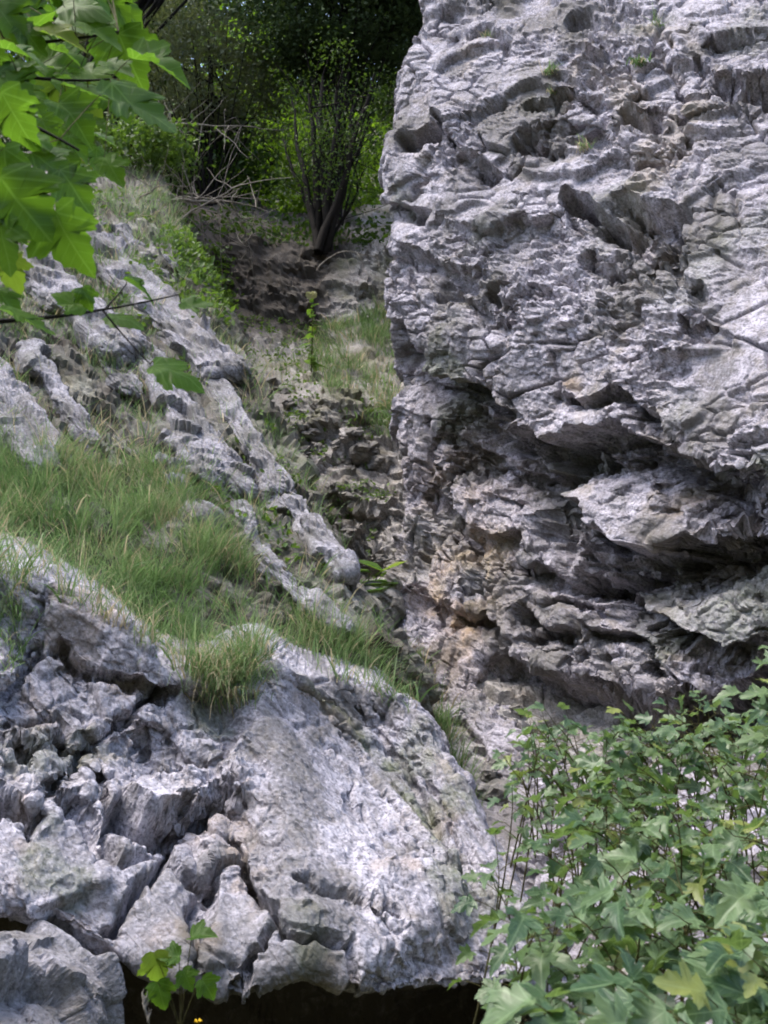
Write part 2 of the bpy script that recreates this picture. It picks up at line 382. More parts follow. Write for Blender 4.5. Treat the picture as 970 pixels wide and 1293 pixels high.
CR = [([(500, 470), (560, 515), (640, 572), (720, 645), (760, 700)], .14, 6), ([(720, 880), (730, 760), (745, 690)], .10, 5),
      ([(845, 10), (825, 60), (870, 130), (860, 190), (800, 210)], .08, 5), ([(870, 200), (850, 330), (905, 420)], .06, 5),
      ([(640, 120), (560, 190), (500, 260)], .06, 5), ([(580, 480), (560, 600), (590, 700), (580, 800)], .12, 7),
      ([(530, 520), (545, 640), (530, 760)], .08, 6), ([(760, 560), (840, 610), (960, 650)], .08, 5)]
for ln, dp, w in CR: h += crack(px, py, ln, dp, w) * vis
# the broad smooth wall at the right edge is planed off, the lower left wall is set back and grooved
sm = sstep(830, 900, px - (py - 300) * .08) * sstep(130, 200, py) * (1 - sstep(470, 540, py)) * vis
h *= 1 - .55 * sm
lw = (1 - sstep(590, 690, px)) * sstep(455, 520, py) * (1 - sstep(840, 920, py)) * vis
gr = fbm(np.stack([cl.P[:, 0] * 7, cl.P[:, 1] * 7, cl.P[:, 2] * 1.6], -1), 4, 8)
h += lw * (.05 * gr)
def cliff_fine(Q):
    f = fine(Q, 21, BC, 1.7, .9, (.070, .038, .018), .5, .06, (100, 90, 70), .015, .009); m = lw > .01
    f[m] = f[m] * (1 - lw[m]) + lw[m] * fine(Q[m], 29, (.85, .35, .15), 1.9, .8, (.060, .036, .018), .15, .06, (90, 80, 60), .02, .009)
    return f * (1 - .45 * sm)
cliffP = refine(cl.P + cl.N * h[:, None], cl.shape, cliff_fine)
ns = fbm(cl.P * 3.1, 4, 61)
att = {'ochre': np.clip((.75 * blob(px, py, 575, 745, 70, 110, 15) + .3 * blob(px, py, 560, 600, 60, 90) + 1.2 * blob(px, py, 858, 636, 16, 9) + 1.0 * blob(px, py, 722, 488, 12, 9)) * (.55 + .9 * ns), 0, .8) * vis,
       'moss': np.clip(.8 * sstep(.15, .5, fbm(cl.P * 1.3 + 8, 4, 71)) * (.4 + .6 * sstep(.5, .9, -cl.N[:, 2] + .6)), 0, .6),
       'grime': np.clip(.75 * sstep(.12, .45, fbm(cl.P * 1.9 + 4, 5, 77)), 0, .7),
       'earth': np.clip(.3 * sstep(820, 900, py) * (.4 + ns), 0, .5)}
faces = cl.faces(); fx, fy = cl.px[faces].mean(1), cl.py[faces].mean(1); fv = vis[faces].mean(1) > .5
reg = np.zeros(len(faces), int)
for k, poly in enumerate([[(480, 470), (600, 492), (640, 560), (725, 645), (745, 700), (700, 760), (640, 800), (640, 900), (480, 900)],
                          [(600, 500), (690, 562), (790, 540), (870, 575), (1010, 605), (1010, 810), (900, 806), (745, 700), (725, 645), (640, 560)],
                          [(745, 700), (900, 806), (1010, 808), (1010, 845), (905, 875), (800, 890), (710, 855), (640, 800), (700, 760)]], 1):
    reg[inside(fx, fy, poly) & fv] = k
reg[(reg == 0) & (fy > 870)] = 4
cliff = empty('rock_cliff', at(700, 1000, 4.8))
tag(cliff, 'tall overhanging grey limestone cliff with dark undercut ledges', 'cliff')
def split(parent, verts, faces, reg, names, mat, attrs, smooth=True):
    inv = Matrix.Translation(-parent.location)
    for k, nm in enumerate(names):
        if not (reg == k).any(): continue
        v, f, a = sub(verts, faces, reg == k, attrs)
        o = mesh_np(nm[0], v, f, mat, None, a, smooth); o.parent = parent; o.matrix_parent_inverse = inv
        if nm[1]: o['label'] = nm[1]
split(cliff, cliffP, faces, reg, [('upper_face', 'bulging pale upper face with small pockets'), ('foot_wall', 'grooved ochre-stained wall beside the gully'),
      ('middle_bed', 'jutting bed with dark undercuts'), ('lower_bed', 'lowest jutting bed over the hollow'), ('base_rubble', 'broken stony foot of the cliff')], M['cliff'], att, False)

# ---- the pale outcrop in the lower left
tops = [(-750, 690), (-110, 700), (0, 712), (60, 735), (130, 775), (200, 825), (260, 835), (320, 815), (380, 835), (446, 850)]
bots = [(-750, 1150), (-110, 1150), (0, 1152), (85, 1180), (150, 1215), (225, 1242), (305, 1262), (385, 1228), (470, 1258), (580, 1256)]
tY = [3.5, 3.55, 3.65, 3.68, 3.7, 3.75, 3.85, 4.0, 4.25, 4.5]
bY = [2.7, 2.75, 2.8, 2.82, 2.85, 2.85, 2.9, 2.95, 3.05, 3.2]
T_ = [0, .16, .33, .5, .67, .84, 1.0]; Yb = [0, .10, .26, .48, .72, .95, 1.0]
last = [(488, 862), (536, 912), (580, 978), (622, 1056), (654, 1122), (684, 1205), (680, 1252)]; lY = [4.62, 4.42, 4.18, 3.92, 3.68, 3.44, 3.36]
net = []
for i, (t, yb) in enumerate(zip(T_, Yb)):
    r = [(a[0] + (b[0] - a[0]) * t, a[1] + (b[1] - a[1]) * t, y0 + (y1 - y0) * yb) for a, b, y0, y1 in zip(tops, bots, tY, bY)]
    L_ = last[i]; r += [(L_[0], L_[1], lY[i]), (L_[0] + 3, L_[1] + 15, lY[i] + .5), (L_[0] - 40, L_[1] + 60, lY[i] + 1.3)]
    net.append(r)
back = [(p, q - 40, y + 1.0) for p, q, y in net[0]]; net.insert(0, back)
b0 = net[-1]
net.append([(p - 8, q - 22, y + .35) for p, q, y in b0]); net.append([(p - 15, q - 15, y + .85) for p, q, y in b0]); net.append([(p - 15, q + 260, y + 1.1) for p, q, y in b0])
oc = Patch(net, {0: -12, 7: -30, 8: -26, 9: -30}, {0: 5, 1: 1.5, 10: -40, 11: -16}, 1.45)
ov = ((oc.ridx[:, None] > .6) & (oc.ridx[:, None] < 7.3) & (oc.cidx[None, :] < 12.6)).ravel() * 1.0
px, py = jit(oc.px, oc.py, 8, 44, 15)
slab = sstep(-20, 30, (px - 300) - (py - 900) * .05) * ov            # the even bedding plane on the right
slab *= 1 - sstep(0, 60, py - 1085 + (px - 480) * -.25)
h = relief(oc.P, 121, .85, (.6, -.2, .75), 1.3, .5, .3, 60)
h *= 1 - .8 * slab
ca, sa = math.cos(R(53)), math.sin(R(53)); al_, ac_ = oc.px * ca + oc.py * sa, -oc.px * sa + oc.py * ca      # bedding traces run down to the right
tr_ = facet(np.stack([al_ / 170, ac_ / 26, al_ * 0], -1), 1.0, 77, .8, 40) + .6 * facet(np.stack([al_ / 60, ac_ / 9, al_ * 0], -1), 1.0, 78, .8, 30)
h += slab * .016 * tr_ + ov * .006 * tr_
LED = [([(70, 800), (105, 838), (150, 850), (195, 868), (215, 870)], .13, 26, 20), ([(150, 1000), (185, 1030), (225, 1025), (250, 1018), (275, 985)], .22, 42, 30),
       ([(215, 1060), (240, 1092), (275, 1100), (300, 1085), (320, 1110)], .10, 26, 20), ([(-30, 1000), (20, 1010), (40, 1040), (30, 1060)], .2, 34, 25),
       ([(300, 1090), (330, 1150), (360, 1170), (420, 1175)], .02, 12, 20), ([(60, 1010), (100, 1000), (130, 1040), (150, 1090)], .12, 36, 30),
       ([(320, 815), (400, 895), (470, 985), (530, 1070), (600, 1185)], -.055, 300, 30), ([(360, 1130), (420, 1150), (480, 1165)], .02, 12, 20),
       ([(-30, 930), (40, 940), (90, 925)], .10, 26, 25), ([(170, 930), (200, 925), (230, 935)], .05, 20, 20),
       ([(270, 1110), (265, 1130), (245, 1200)], .05, 20, 20)]
for ln, dp, be, ab in LED:
    if dp < 0:
        d, s, a = pl_dist(px, py, ln); h += .10 * sstep(-2, 4, d * s) * np.exp(-np.maximum(d * s, 0) / 170) * ov * sstep(.02, .12, a) * sstep(0, .1, 1 - a)
    else: h += ledge(px, py, ln, dp * .8, be, ab) * ov
CR = [([(225, 866), (180, 888), (105, 945), (60, 1010), (25, 1065)], .14, 5), ([(300, 1000), (235, 1045), (175, 1120), (140, 1190)], .14, 6),
      ([(60, 735), (40, 830), (0, 880)], .06, 6), ([(105, 945), (130, 1010), (150, 1090), (215, 1060)], .10, 5), ([(250, 1120), (245, 1200)], .07, 5),
      ([(430, 860), (500, 950), (560, 1060), (610, 1150)], .05, 5), ([(345, 850), (420, 950), (480, 1030), (540, 1130)], .03, 3), ([(360, 900), (410, 975), (450, 1060)], .025, 3), ([(470, 880), (540, 980), (590, 1075), (630, 1160)], .04, 4), ([(0, 915), (60, 905), (105, 945)], .07, 4), ([(285, 1060), (310, 1110), (340, 1150), (360, 1185), (430, 1200)], .11, 5), ([(272, 1090), (264, 1150), (240, 1225)], .09, 4), ([(350, 1170), (318, 1210), (300, 1270)], .09, 4), ([(360, 1120), (400, 1140), (450, 1150), (500, 1185)], .06, 4), ([(430, 1195), (445, 1230), (440, 1270)], .09, 5)]
for ln, dp, w in CR: h += crack(px, py, ln, dp, w) * ov
ns = fbm(oc.P * 3.1, 4, 63)
att = {'ochre': np.clip(.25 * sstep(.2, .5, ns), 0, .3),
       'moss': np.clip((1.3 * np.exp(-(pl_dist(px, py, [(380, 865), (450, 940), (510, 1010), (550, 1075), (575, 1140)])[0] / 17) ** 2)) * (.7 + ns) + .5 * sstep(.25, .5, fbm(oc.P * 2 + 5, 4, 65)), 0, .75) * ov,
       'grime': np.clip(.7 * sstep(.18, .5, fbm(oc.P * 2.3 + 4, 5, 67)), 0, .65), 'earth': np.clip(np.repeat(sstep(7.2, 7.8, oc.ridx), oc.shape[1]) + .4 * sstep(520, 640, px) * (.4 + ns), 0, 1)}  # earth in the hollow is kept dark to deepen its shade by colour
h *= np.repeat(sstep(.2, 1.0, oc.ridx), oc.shape[1])
outP = refine(oc.P + oc.N * h[:, None], oc.shape, lambda Q: fine(Q, 121, (.75, -.1, .6), 1.7, .75, (.042, .022, .012), .35, .035, (80, 70, 60), .02, .006) * (1 - .5 * slab) * np.clip(ov + .4, 0, 1))
faces = oc.faces(); fx, fy = px[faces].mean(1), py[faces].mean(1)
reg = np.zeros(len(faces), int); fo = ov[faces].mean(1) > .5
for k, poly in enumerate([[(-400, 600), (225, 600), (225, 866), (105, 945), (60, 1010), (25, 1065), (-400, 1065)],
                          [(225, 866), (330, 880), (300, 1000), (235, 1045), (215, 1062), (150, 1090), (105, 945)],
                          [(-400, 1065), (25, 1065), (60, 1010), (105, 945), (150, 1090), (175, 1120), (140, 1200), (140, 1300), (-400, 1300)],
                          [(235, 1045), (330, 1150), (370, 1300), (140, 1300), (140, 1190), (175, 1120)]], 1):
    reg[inside(fx, fy, poly) & fo] = k
outcrop = empty('rock_outcrop', at(330, 1230, 3.0))
tag(outcrop, 'pale grey cracked limestone outcrop below the grass terrace', 'rock')
split(outcrop, outP, faces, reg, [('slab', 'even pale slab sloping down to the gully'), ('block', 'broken top block with a dark notch'), ('block', 'bright block with a hooked lower lip'),
      ('block', 'rounded grey block over the hollow'), ('block', 'small stepped block between cracks')], M['slab'], att, False)

# ---- left slope, gully bed and back bank (terrain)
rowsY = [(930, 4.3), (850, 4.25), (770, 4.4), (690, 4.75), (610, 5.25), (530, 5.8), (450, 6.4), (370, 7.1), (300, 7.9), (240, 9.2), (190, 11.2), (185, 13), (230, 15.5)]
bnd = [545, 520, 478, 425, 385, 345, 305, 268, 232, 205, 190, 185, 180]
net = []
for (y, Y), b in zip(rowsY, bnd):
    r = [(-420, y - 60, Y - .7), (-180, y - 20, Y - .35), (0, y, Y - .1)]
    for f in (.33, .66, 1): r.append((b * f, y, Y + .75 * f ** 2))
    r += [(b + 10, y + 30, Y + 1.0), (b + 10, y + 160, Y + 1.1)]
    net.append(r)
net = net[::-1]
ls = Patch(net, {}, {0: 3, 1: 1.5, 5: -14, 6: -20}, 3.2)
px, py = jit(ls.px, ls.py, 8, 30, 25)
dS = np.array([.62, -.35, -.7]); dS = dS / np.linalg.norm(dS)
h = relief(ls.P, 221, .42, (.7, .1, .5), 2.6, .5) + .05 * fbm(ls.P * 2, 4, 33)
slopeP = refine(ls.P + ls.N * h[:, None], ls.shape, lambda Q: fine(Q, 221, (.7, .1, .5), 2.6, .6))
nz = fbm(ls.P * 2.2, 4, 35)
att = {'ochre': np.zeros(len(px)), 'moss': np.clip(.55 + .6 * nz, 0, .9), 'grime': np.clip(.2 + .5 * nz, 0, .5), 'earth': np.clip(.5 + .9 * fbm(ls.P * 3 + 7, 4, 36), 0, .95)}
slope = mesh_np('hillside', slopeP, ls.faces(), M['rubble'], None, att); tag(slope, 'steep grassy slope with bedded limestone ribs', kind='structure')
gr_ = [(250, 13.5, 40), (278, 11.6, 20), (296, 10.75, 0), (345, 10.5, 0), (395, 10.2, 0), (440, 9.75, 0), (475, 8.9, 0), (500, 8.1, 0), (560, 7.75, 0), (640, 7.3, 0), (710, 6.9, 0), (770, 6.45, 0), (840, 5.95, 0), (920, 5.4, 0), (1010, 4.9, 0), (1150, 4.2, 0)]
net = []
for y, Y, dy in gr_:
    t = sstep(300, 1000, y); cx = 395 + 215 * sstep(480, 1010, y)
    net.append([(cx - 330, y - 30, Y - .2), (cx - 160, y - 12, Y + .0), (cx - 70, y, Y + .05), (cx, y + (14 if y < 420 else 0), Y), (cx + 80, y + (10 if y < 420 else 0), Y - .05), (cx + 180, y, Y - .2), (cx + 300, y, Y - .3)])
gb = Patch(net, {}, {}, 2.6)
px, py = jit(gb.px, gb.py, 8, 30, 45)
h = relief(gb.P, 321, 1.1, (.2, -.3, .9), 1.3, .6)
step = inside(px, py, [(330, 470), (500, 470), (505, 720), (420, 720), (370, 600)])
h = h * (.7 + .3 * step)
h += ledge(px, py, [(330, 500), (380, 492), (440, 500), (500, 560)], .0, 30) + ledge(px, py, [(330, 600), (400, 620), (450, 640), (500, 640)], .15, 50)
gullyP = refine(gb.P + gb.N * h[:, None], gb.shape, lambda Q: fine(Q, 321, (.3, -.2, .9), 1.5, .8, (.10, .05, .025), .6, .04, (80, 60, 44), .02))
nz = fbm(gb.P * 2.2, 4, 55); far = (1 - sstep(400, 450, py)) * (1 - sstep(395, 440, px + (py - 380) * .3))
att = {'ochre': np.clip(.4 * nz, 0, .4), 'moss': np.clip(.35 * sstep(.1, .4, nz), 0, .6) + .45 * (1 - sstep(500, 560, py)) * sstep(-.3, .3, nz), 'grime': np.clip(.25 + .5 * nz, 0, .5) * .7,
       'earth': np.clip(.9 * far + .15 * (.5 + fbm(gb.P * 3 + 7, 4, 56)), 0, .97)}
gully = mesh_np('gully_bed', gullyP, gb.faces(), M['rubble'], None, att); tag(gully, 'stony gully bed climbing to a dark earth bank', kind='structure')
#@@NEXT
# ---- single rocks: ribs of the bedding on the slope, boulders, stones
def cube_sphere(n):
    g = np.linspace(-1, 1, n + 1); a, b = np.meshgrid(g, g); a, b = a.ravel(), b.ravel(); o = np.ones_like(a)
    S, Fs = [], []; i = np.arange((n + 1) ** 2).reshape(n + 1, n + 1); q = np.stack([i[:-1, :-1], i[:-1, 1:], i[1:, 1:], i[1:, :-1]], -1).reshape(-1, 4)
    for k, (f, flip) in enumerate([((o, a, b), 0), ((-o, a, b), 1), ((a, o, b), 1), ((a, -o, b), 0), ((a, b, o), 0), ((a, b, -o), 1)]):
        S.append(np.stack(f, -1)); Fs.append((q[:, ::-1] if flip else q) + k * (n + 1) ** 2)
    return np.concatenate(S), np.concatenate(Fs)
def rock_mesh(name, c, ax, seed, n=22, amp=1.0, pw=4.0, mat=None, moss=.3, earth=.2, big=.3, parent=None):
    S, Fs = cube_sphere(n); ax = np.array(ax, float)
    s = S / (np.abs(S) ** pw).sum(-1, keepdims=True) ** (1 / pw)
    g = np.sign(s) * np.abs(s) ** (pw - 1)
    N = nrm(g @ np.linalg.inv(ax).T); P = np.asarray(c) + s @ ax
    h = relief(P + seed * 3.7, seed, amp * 1.3, (.6, .1, .7), 1.8, big, .5, 60) + amp * fine(P, seed, (.6, .1, .7), 1.8, max(big, .25), (.05, .025, .01)); P = P + N * h[:, None]
    nz = fbm(P * 4, 3, seed + 5)
    att = {'ochre': np.zeros(len(P)), 'moss': np.clip(moss * (.7 + 1.2 * nz), 0, .8), 'grime': np.clip(.25 + .8 * fbm(P * 5 + 2, 3, seed), 0, .6), 'earth': np.clip(earth * (.8 + nz), 0, .9)}
    o = mesh_np(name, P - np.asarray(c), Fs, mat or M['slab'], parent, att, False); o.location = c; return o
class Surf:
    def __init__(self, P, shape):
        self.P = P; G = P.reshape(*shape, 3); self.N = nrm(np.cross(np.gradient(G, axis=0), np.gradient(G, axis=1))).reshape(-1, 3)
        fl = np.where(((EYE - P) * self.N).sum(-1) < 0, -1, 1); self.N = self.N * fl[:, None]; self.px, self.py = proj(P)
    def hit(self, x, y):
        d = np.hypot(self.px - x, self.py - y); m = np.where(d < 6)[0]
        i = m[np.argmin(self.P[m, 1])] if len(m) else np.argmin(d); return self.P[i], self.N[i]
    def pick(self, poly, n, dens=None, rg=rng):
        m = np.where(inside(self.px, self.py, poly))[0]
        if len(m) == 0: return np.zeros((0, 3)), np.zeros((0, 3))
        w = (self.P[m, 1] ** 2)
        if dens is not None: w = w * np.clip(dens(self.P[m]), 0, 1)
        i = rg.choice(m, n, p=w / w.sum()); return self.P[i] + rg.normal(0, .006, (n, 3)), self.N[i]
S_slope, S_out, S_gully, S_cliff = Surf(slopeP, ls.shape), Surf(outP, oc.shape), Surf(gullyP, gb.shape), Surf(cliffP, cl.shape)

RIBS = [((110, 300), (262, 455), 62, .16, 'broad pale rock slab, highest on the grassy slope, beside the small bright leaves'),
        ((150, 290), (215, 345), 26, .10, 'thin pale rib along the upper edge of the highest slab'),
        ((45, 335), (150, 430), 60, .16, 'rough pale block partly behind the hanging maple leaves'),
        ((148, 405), (196, 455), 36, .12, 'small squarish pale block below the highest slab'),
        ((-30, 455), (60, 575), 62, .16, 'wide pale slab at the picture edge above the grass terrace'),
        ((48, 452), (108, 552), 26, .10, 'narrow pale rib next to the wide slab at the edge'),
        ((182, 455), (262, 565), 40, .13, 'blocky pale rib in the middle of the slope'),
        ((222, 545), (262, 600), 40, .12, 'rounded pale knob at the foot of the blocky middle rib'),
        ((262, 545), (305, 615), 32, .10, 'short pale rib beside the rounded knob'),
        ((262, 478), (345, 600), 30, .12, 'upper half of the long rib bordering the gully'),
        ((335, 590), (425, 712), 36, .14, 'lower half of the long rib bordering the gully'),
        ((215, 595), (255, 655), 24, .08, 'small pinkish stone rib sunk in the terrace grass'),
        ((300, 640), (345, 720), 26, .08, 'low half-buried rib above the gully grass'),
        ((110, 425), (165, 490), 30, .09, 'mossy half-buried rib under the small squarish block'),
        ((345, 720), (420, 790), 30, .09, 'low flat rib ending above the big-leaved gully plant')]
for k, (a, b, w, th, lab) in enumerate(RIBS):
    A, na = S_slope.hit(*a); B, nb = S_slope.hit(*b); c = (A + B) / 2; d = B - A; ln = np.linalg.norm(d); d = d / ln
    view = nrm(EYE - c); sd = nrm(np.cross(d, view)); up = nrm(.75 * view + np.array([.15, -.1, .65])); sd = nrm(np.cross(d, up)); up = np.cross(sd, d)
    wm = w / F * c[1] * .5
    o = rock_mesh('rock_slab', c - up * th * .3, [d * ln * .64, sd * wm, up * th * .8], 400 + k * 3, 44 if ln > .6 else 28, .42, 8, moss=.22, earth=.12, big=.34)
    tag(o, lab, 'rock', 'bedded rock ribs on the slope', 'thing')
def boulder(px, py, Y, sx, sy, sz, seed, lab, amp=.6, rot=0, mat='slab', n=30, moss=.15, earth=.2, name='boulder'):
    c = at(px, py, Y); q = Matrix.Rotation(rot, 3, 'Y'); ax = [np.array(q @ Vector(v)) for v in ((sx, 0, 0), (0, sy, 0), (0, 0, sz))]
    o = rock_mesh(name, c, ax, seed, n, amp, 3, M[mat], moss, earth, .35); tag(o, lab, 'rock'); return o
boulder(0, 1318, 2.62, .20, .3, .22, 501, 'grey speckled boulder in the bottom corner under the hollow', .5, .5, n=44)
boulder(484, 765, 6.2, .15, .2, .17, 504, 'dark rounded stone wedged under the big-leaved gully plant', .3, 0, 'rubble')
# loose stones lying in the gully (pieces of its bed)
stone_src = [rock_mesh('stone', (0, 0, 0), [(1, 0, 0), (0, .8, 0), (0, 0, .65)], 520 + k, 5, 3.4, 7, M['rubble'], .1, .1, 1.1) for k in range(4)]
P1, N1 = S_gully.pick([(330, 480), (500, 560), (505, 800), (440, 790), (370, 640)], 45)
P2, N2 = S_cliff.pick([(540, 900), (640, 870), (800, 920), (960, 900), (960, 1000), (620, 1060)], 60)
for k, p in enumerate(np.concatenate([P1, P2])):
    o = stone_src[k % 4] if k < 4 else stone_src[k % 4].copy()
    if k >= 4: col.objects.link(o)
    s_ = random.uniform(.025, .075) * (1.3 if p[1] > 7 else 1); o.scale = (s_, s_ * random.uniform(.7, 1.1), s_ * random.uniform(.6, 1)); o.location = p
    o.rotation_euler = [random.uniform(-.5, .5), random.uniform(-.5, .5), random.uniform(0, 6.3)]; o.parent = gully

# ================================================================== plants
def tube(path, r0, r1, sides=5):
    P = np.array(path, float); n = len(P); T = nrm(np.gradient(P, axis=0)); ref = np.array([.3, .9, .2]); A = nrm(np.cross(T, ref)); B = np.cross(T, A)
    r = np.linspace(r0, r1, n)[:, None, None]; a = np.linspace(0, 2 * math.pi, sides, endpoint=False)
    v = P[:, None] + r * (np.cos(a)[None, :, None] * A[:, None] + np.sin(a)[None, :, None] * B[:, None])
    i = np.arange(n * sides).reshape(n, sides); j = np.roll(i, -1, 1)
    return v.reshape(-1, 3), np.stack([i[:-1], j[:-1], j[1:], i[1:]], -1).reshape(-1, 4)
class MB:
    def __init__(self): self.v, self.f, self.n = [], [], 0
    def add(self, vf):
        self.v.append(vf[0]); self.f.append(vf[1] + self.n); self.n += len(vf[0]); return self
    def tube(self, path, r0, r1, sides=5): return self.add(tube(path, r0, r1, sides))
    def build(self, name, mat, parent=None, attrs=None, smooth=True):
        o = mesh_np(name, np.concatenate(self.v), np.concatenate(self.f), mat, None, attrs, smooth)
        if parent: o.parent = parent; o.matrix_parent_inverse = Matrix.Translation(-parent.location)
        return o
def bez(a, b, c, n=8):
    t = np.linspace(0, 1, n)[:, None]; a, b, c = map(np.asarray, (a, b, c)); return (1 - t) ** 2 * a + 2 * t * (1 - t) * b + t * t * c
def wob(path, k, rg=rng):
    p = np.array(path); d = rg.normal(0, k, p.shape); d[0] = 0; return p + np.cumsum(d, 0) * .6
def grass_mat():
    m, t, N, L = nodes('grass_blades'); a = N('ShaderNodeAttribute', attribute_name='rnd')
    r = ramp(N, [(0, (.09, .17, .05)), (.45, (.175, .285, .10)), (.74, (.29, .385, .18)), (.80, (.40, .34, .19)), (1, (.52, .44, .30))]); L(a.outputs['Fac'], r.inputs[0])
    b = N('ShaderNodeBsdfPrincipled', Roughness=.5); b.inputs['Specular IOR Level'].default_value = .35; L(r.outputs[0], b.inputs['Base Color'])
    tr = N('ShaderNodeBsdfTranslucent'); L(r.outputs[0], tr.inputs[0]); mx = N('ShaderNodeMixShader', Fac=.45)
    L(b.outputs[0], mx.inputs[1]); L(tr.outputs[0], mx.inputs[2]); o = N('ShaderNodeOutputMaterial'); L(mx.outputs[0], o.inputs[0]); return m
M['grass'] = grass_mat()
M['bark'] = plain_mat('dark_bark', (.006, .005, .004), (.022, .018, .014), 30, stretch=(1, 1, .2))
M['deadwood'] = plain_mat('grey_dead_wood', (.12, .105, .085), (.27, .245, .21), 40, stretch=(1, 1, .3))
M['greystem'] = plain_mat('brown_green_stem', (.04, .035, .015), (.11, .10, .035), 30)
M['maple'] = leaf_mat('maple_leaf', (.04, .10, .014), (.105, .205, .024), .58, .5, .3, 'obj')
M['shrubleaf'] = leaf_mat('shrub_leaf', (.042, .092, .042), (.155, .23, .10), .36, .40, .5, 'obj')
M['shrubfar'] = leaf_mat('shrub_leaf_small', (.035, .085, .03), (.14, .22, .075), .38, .42, .45)
M['herbleaf'] = leaf_mat('herb_leaf', (.05, .12, .02), (.14, .24, .04), .45, .45, .4, 'obj')
M['cover'] = leaf_mat('ground_cover_leaf', (.045, .095, .022), (.12, .20, .04), .4, .5, .4)
M['yew'] = leaf_mat('dark_evergreen', (.022, .042, .014), (.06, .095, .03), .15, .6, .2)
M['pine'] = leaf_mat('grey_green_needles', (.05, .07, .035), (.14, .16, .09), .25, .6, .2)
M['beech'] = leaf_mat('bright_broadleaf', (.055, .12, .012), (.16, .27, .03), .55, .5, .3)
M['wood'] = leaf_mat('mid_broadleaf', (.025, .055, .012), (.07, .12, .025), .45, .5, .3)

def grass(name, roots, norms, lmin, lmax, lab, droop=1.0, width=.0042, dry=.2, spread=.6, seed=1, down=None):
    rg = np.random.default_rng(seed); n = len(roots); nt_ = max(1, n // 22); ci = rg.integers(0, nt_, n); loose = rg.uniform(0, 1, n) < .3
    off = rg.normal(0, .035, (n, 3)) * (1, 1, .25); tl = rg.uniform(.55, 1.25, nt_)[ci]
    if n > 100: roots = np.where(loose[:, None], roots, roots[ci] + off); norms = np.where(loose[:, None], norms, norms[ci])
    L = rg.uniform(lmin, lmax, n) * tl * rg.uniform(.6, 1.15, n)
    az = np.where(loose, rg.uniform(0, 2 * math.pi, n), np.arctan2(off[:, 1], off[:, 0]) + rg.normal(0, .4, n)); out = np.stack([np.cos(az), np.sin(az), np.zeros(n)], -1)
    d = nrm(np.array([0, 0, 1.0]) + .35 * norms + spread * out * rg.uniform(.2, 1.2, (n, 1)))
    side = nrm(np.cross(d, rg.normal(0, 1, (n, 3)))); p = roots - d * .02; K = 5; vs_ = []
    dr = rg.uniform(.25, 1.3, n) * droop; wr = width * rg.choice([.6, .9, 1.2, 2.2], n, p=[.3, .4, .22, .08])
    for k in range(K):
        t = k / (K - 1); w = wr * (1 - .85 * t ** 1.5) * (.6 + .4 * min(1, t * 4))
        vs_.append(p - side * np.reshape(w, (-1, 1) if np.ndim(w) else ()) * .5); vs_.append(p + side * np.reshape(w, (-1, 1) if np.ndim(w) else ()) * .5)
        p = p + d * (L / (K - 1))[:, None]
        pull = np.array([0, 0, -1.0]) * (dr * .42)[:, None]
        if down is not None: pull = pull + np.asarray(down) * (dr * .25)[:, None]
        d = nrm(d + pull * (.5 + t))
    Vv = np.stack(vs_, 1).reshape(-1, 3); base = np.arange(n)[:, None, None] * (2 * K)
    q = np.array([[2 * k, 2 * k + 1, 2 * k + 3, 2 * k + 2] for k in range(K - 1)])[None]
    rn = rg.uniform(0, .45, n) + rg.uniform(0, .33, nt_)[ci]; cl_ = fbm(roots * 3.3, 3, seed + 2); rn = np.clip(rn + cl_ * .3, 0, .77); dm = rg.uniform(0, 1, n) < dry * (1 + 1.5 * fbm(roots * 2.1 + 5, 3, seed + 3)); rn[dm] = rg.uniform(.8, 1, dm.sum())
    o = mesh_np(name, Vv, (base + q).reshape(-1, 4), M['grass'], None, {'rnd': np.repeat(rn, 2 * K)}, True)
    return tag(o, lab, 'grass', kind='stuff')
def clump(f, a, b, seed): return lambda P: sstep(a, b, fbm(P * f, 3, seed))
def two(*pn): return np.concatenate([p for p, _ in pn]), np.concatenate([n for _, n in pn])
TERR = [(-70, 545), (60, 575), (150, 570), (215, 600), (270, 660), (330, 740), (420, 790), (520, 880), (470, 860), (400, 840), (340, 815), (300, 850), (250, 850), (190, 815), (110, 765), (30, 725), (-70, 740)]
p, n = two(S_slope.pick(TERR, 13000, clump(2.4, -.35, .2, 90)), S_slope.pick([(-400, 470), (-60, 545), (-60, 740), (-400, 720)], 5000, clump(2.4, -.35, .2, 90)), S_out.pick([(-40, 745), (50, 735), (130, 768), (215, 830), (310, 850), (340, 812), (430, 846), (430, 780), (-40, 640)], 4800))
grass('grass', p, n, .10, .27, 'long green grass covering the terrace above the outcrop', 1.0, .0042, .16, .7, 91, (.25, -.5, -.2))
p, n = two(S_out.pick([(222, 830), (330, 815), (325, 880), (300, 900), (262, 880)], 420), S_out.pick([(-60, 660), (30, 690), (48, 770), (25, 850), (-60, 880)], 1500), S_out.pick([(60, 735), (210, 815), (215, 835), (70, 752)], 800))
grass('grass', p, n, .08, .27, 'dry and green grass tufts hanging over the outcrop edge', 2.0, .004, .26, .5, 92, (.1, -.4, -.6))
UP = [(-80, 330), (60, 260), (200, 235), (290, 430), (345, 520), (430, 700), (440, 790), (330, 740), (215, 600), (60, 575), (-80, 545)]
p, n = S_slope.pick(UP, 16000, clump(2.2, -.35, .15, 93))
grass('grass', p, n, .07, .22, 'short patchy grass between the rock ribs of the slope', 1.0, .0048, .2, .8, 94)
p, n = S_slope.pick([(95, 180), (215, 180), (262, 380), (255, 440), (215, 340), (150, 285)], 3600, clump(2.0, -.3, .1, 95))
grass('grass', p, n, .10, .24, 'fresh green grass along the upper rim of the slope', 1.0, .006, .06, .8, 96)
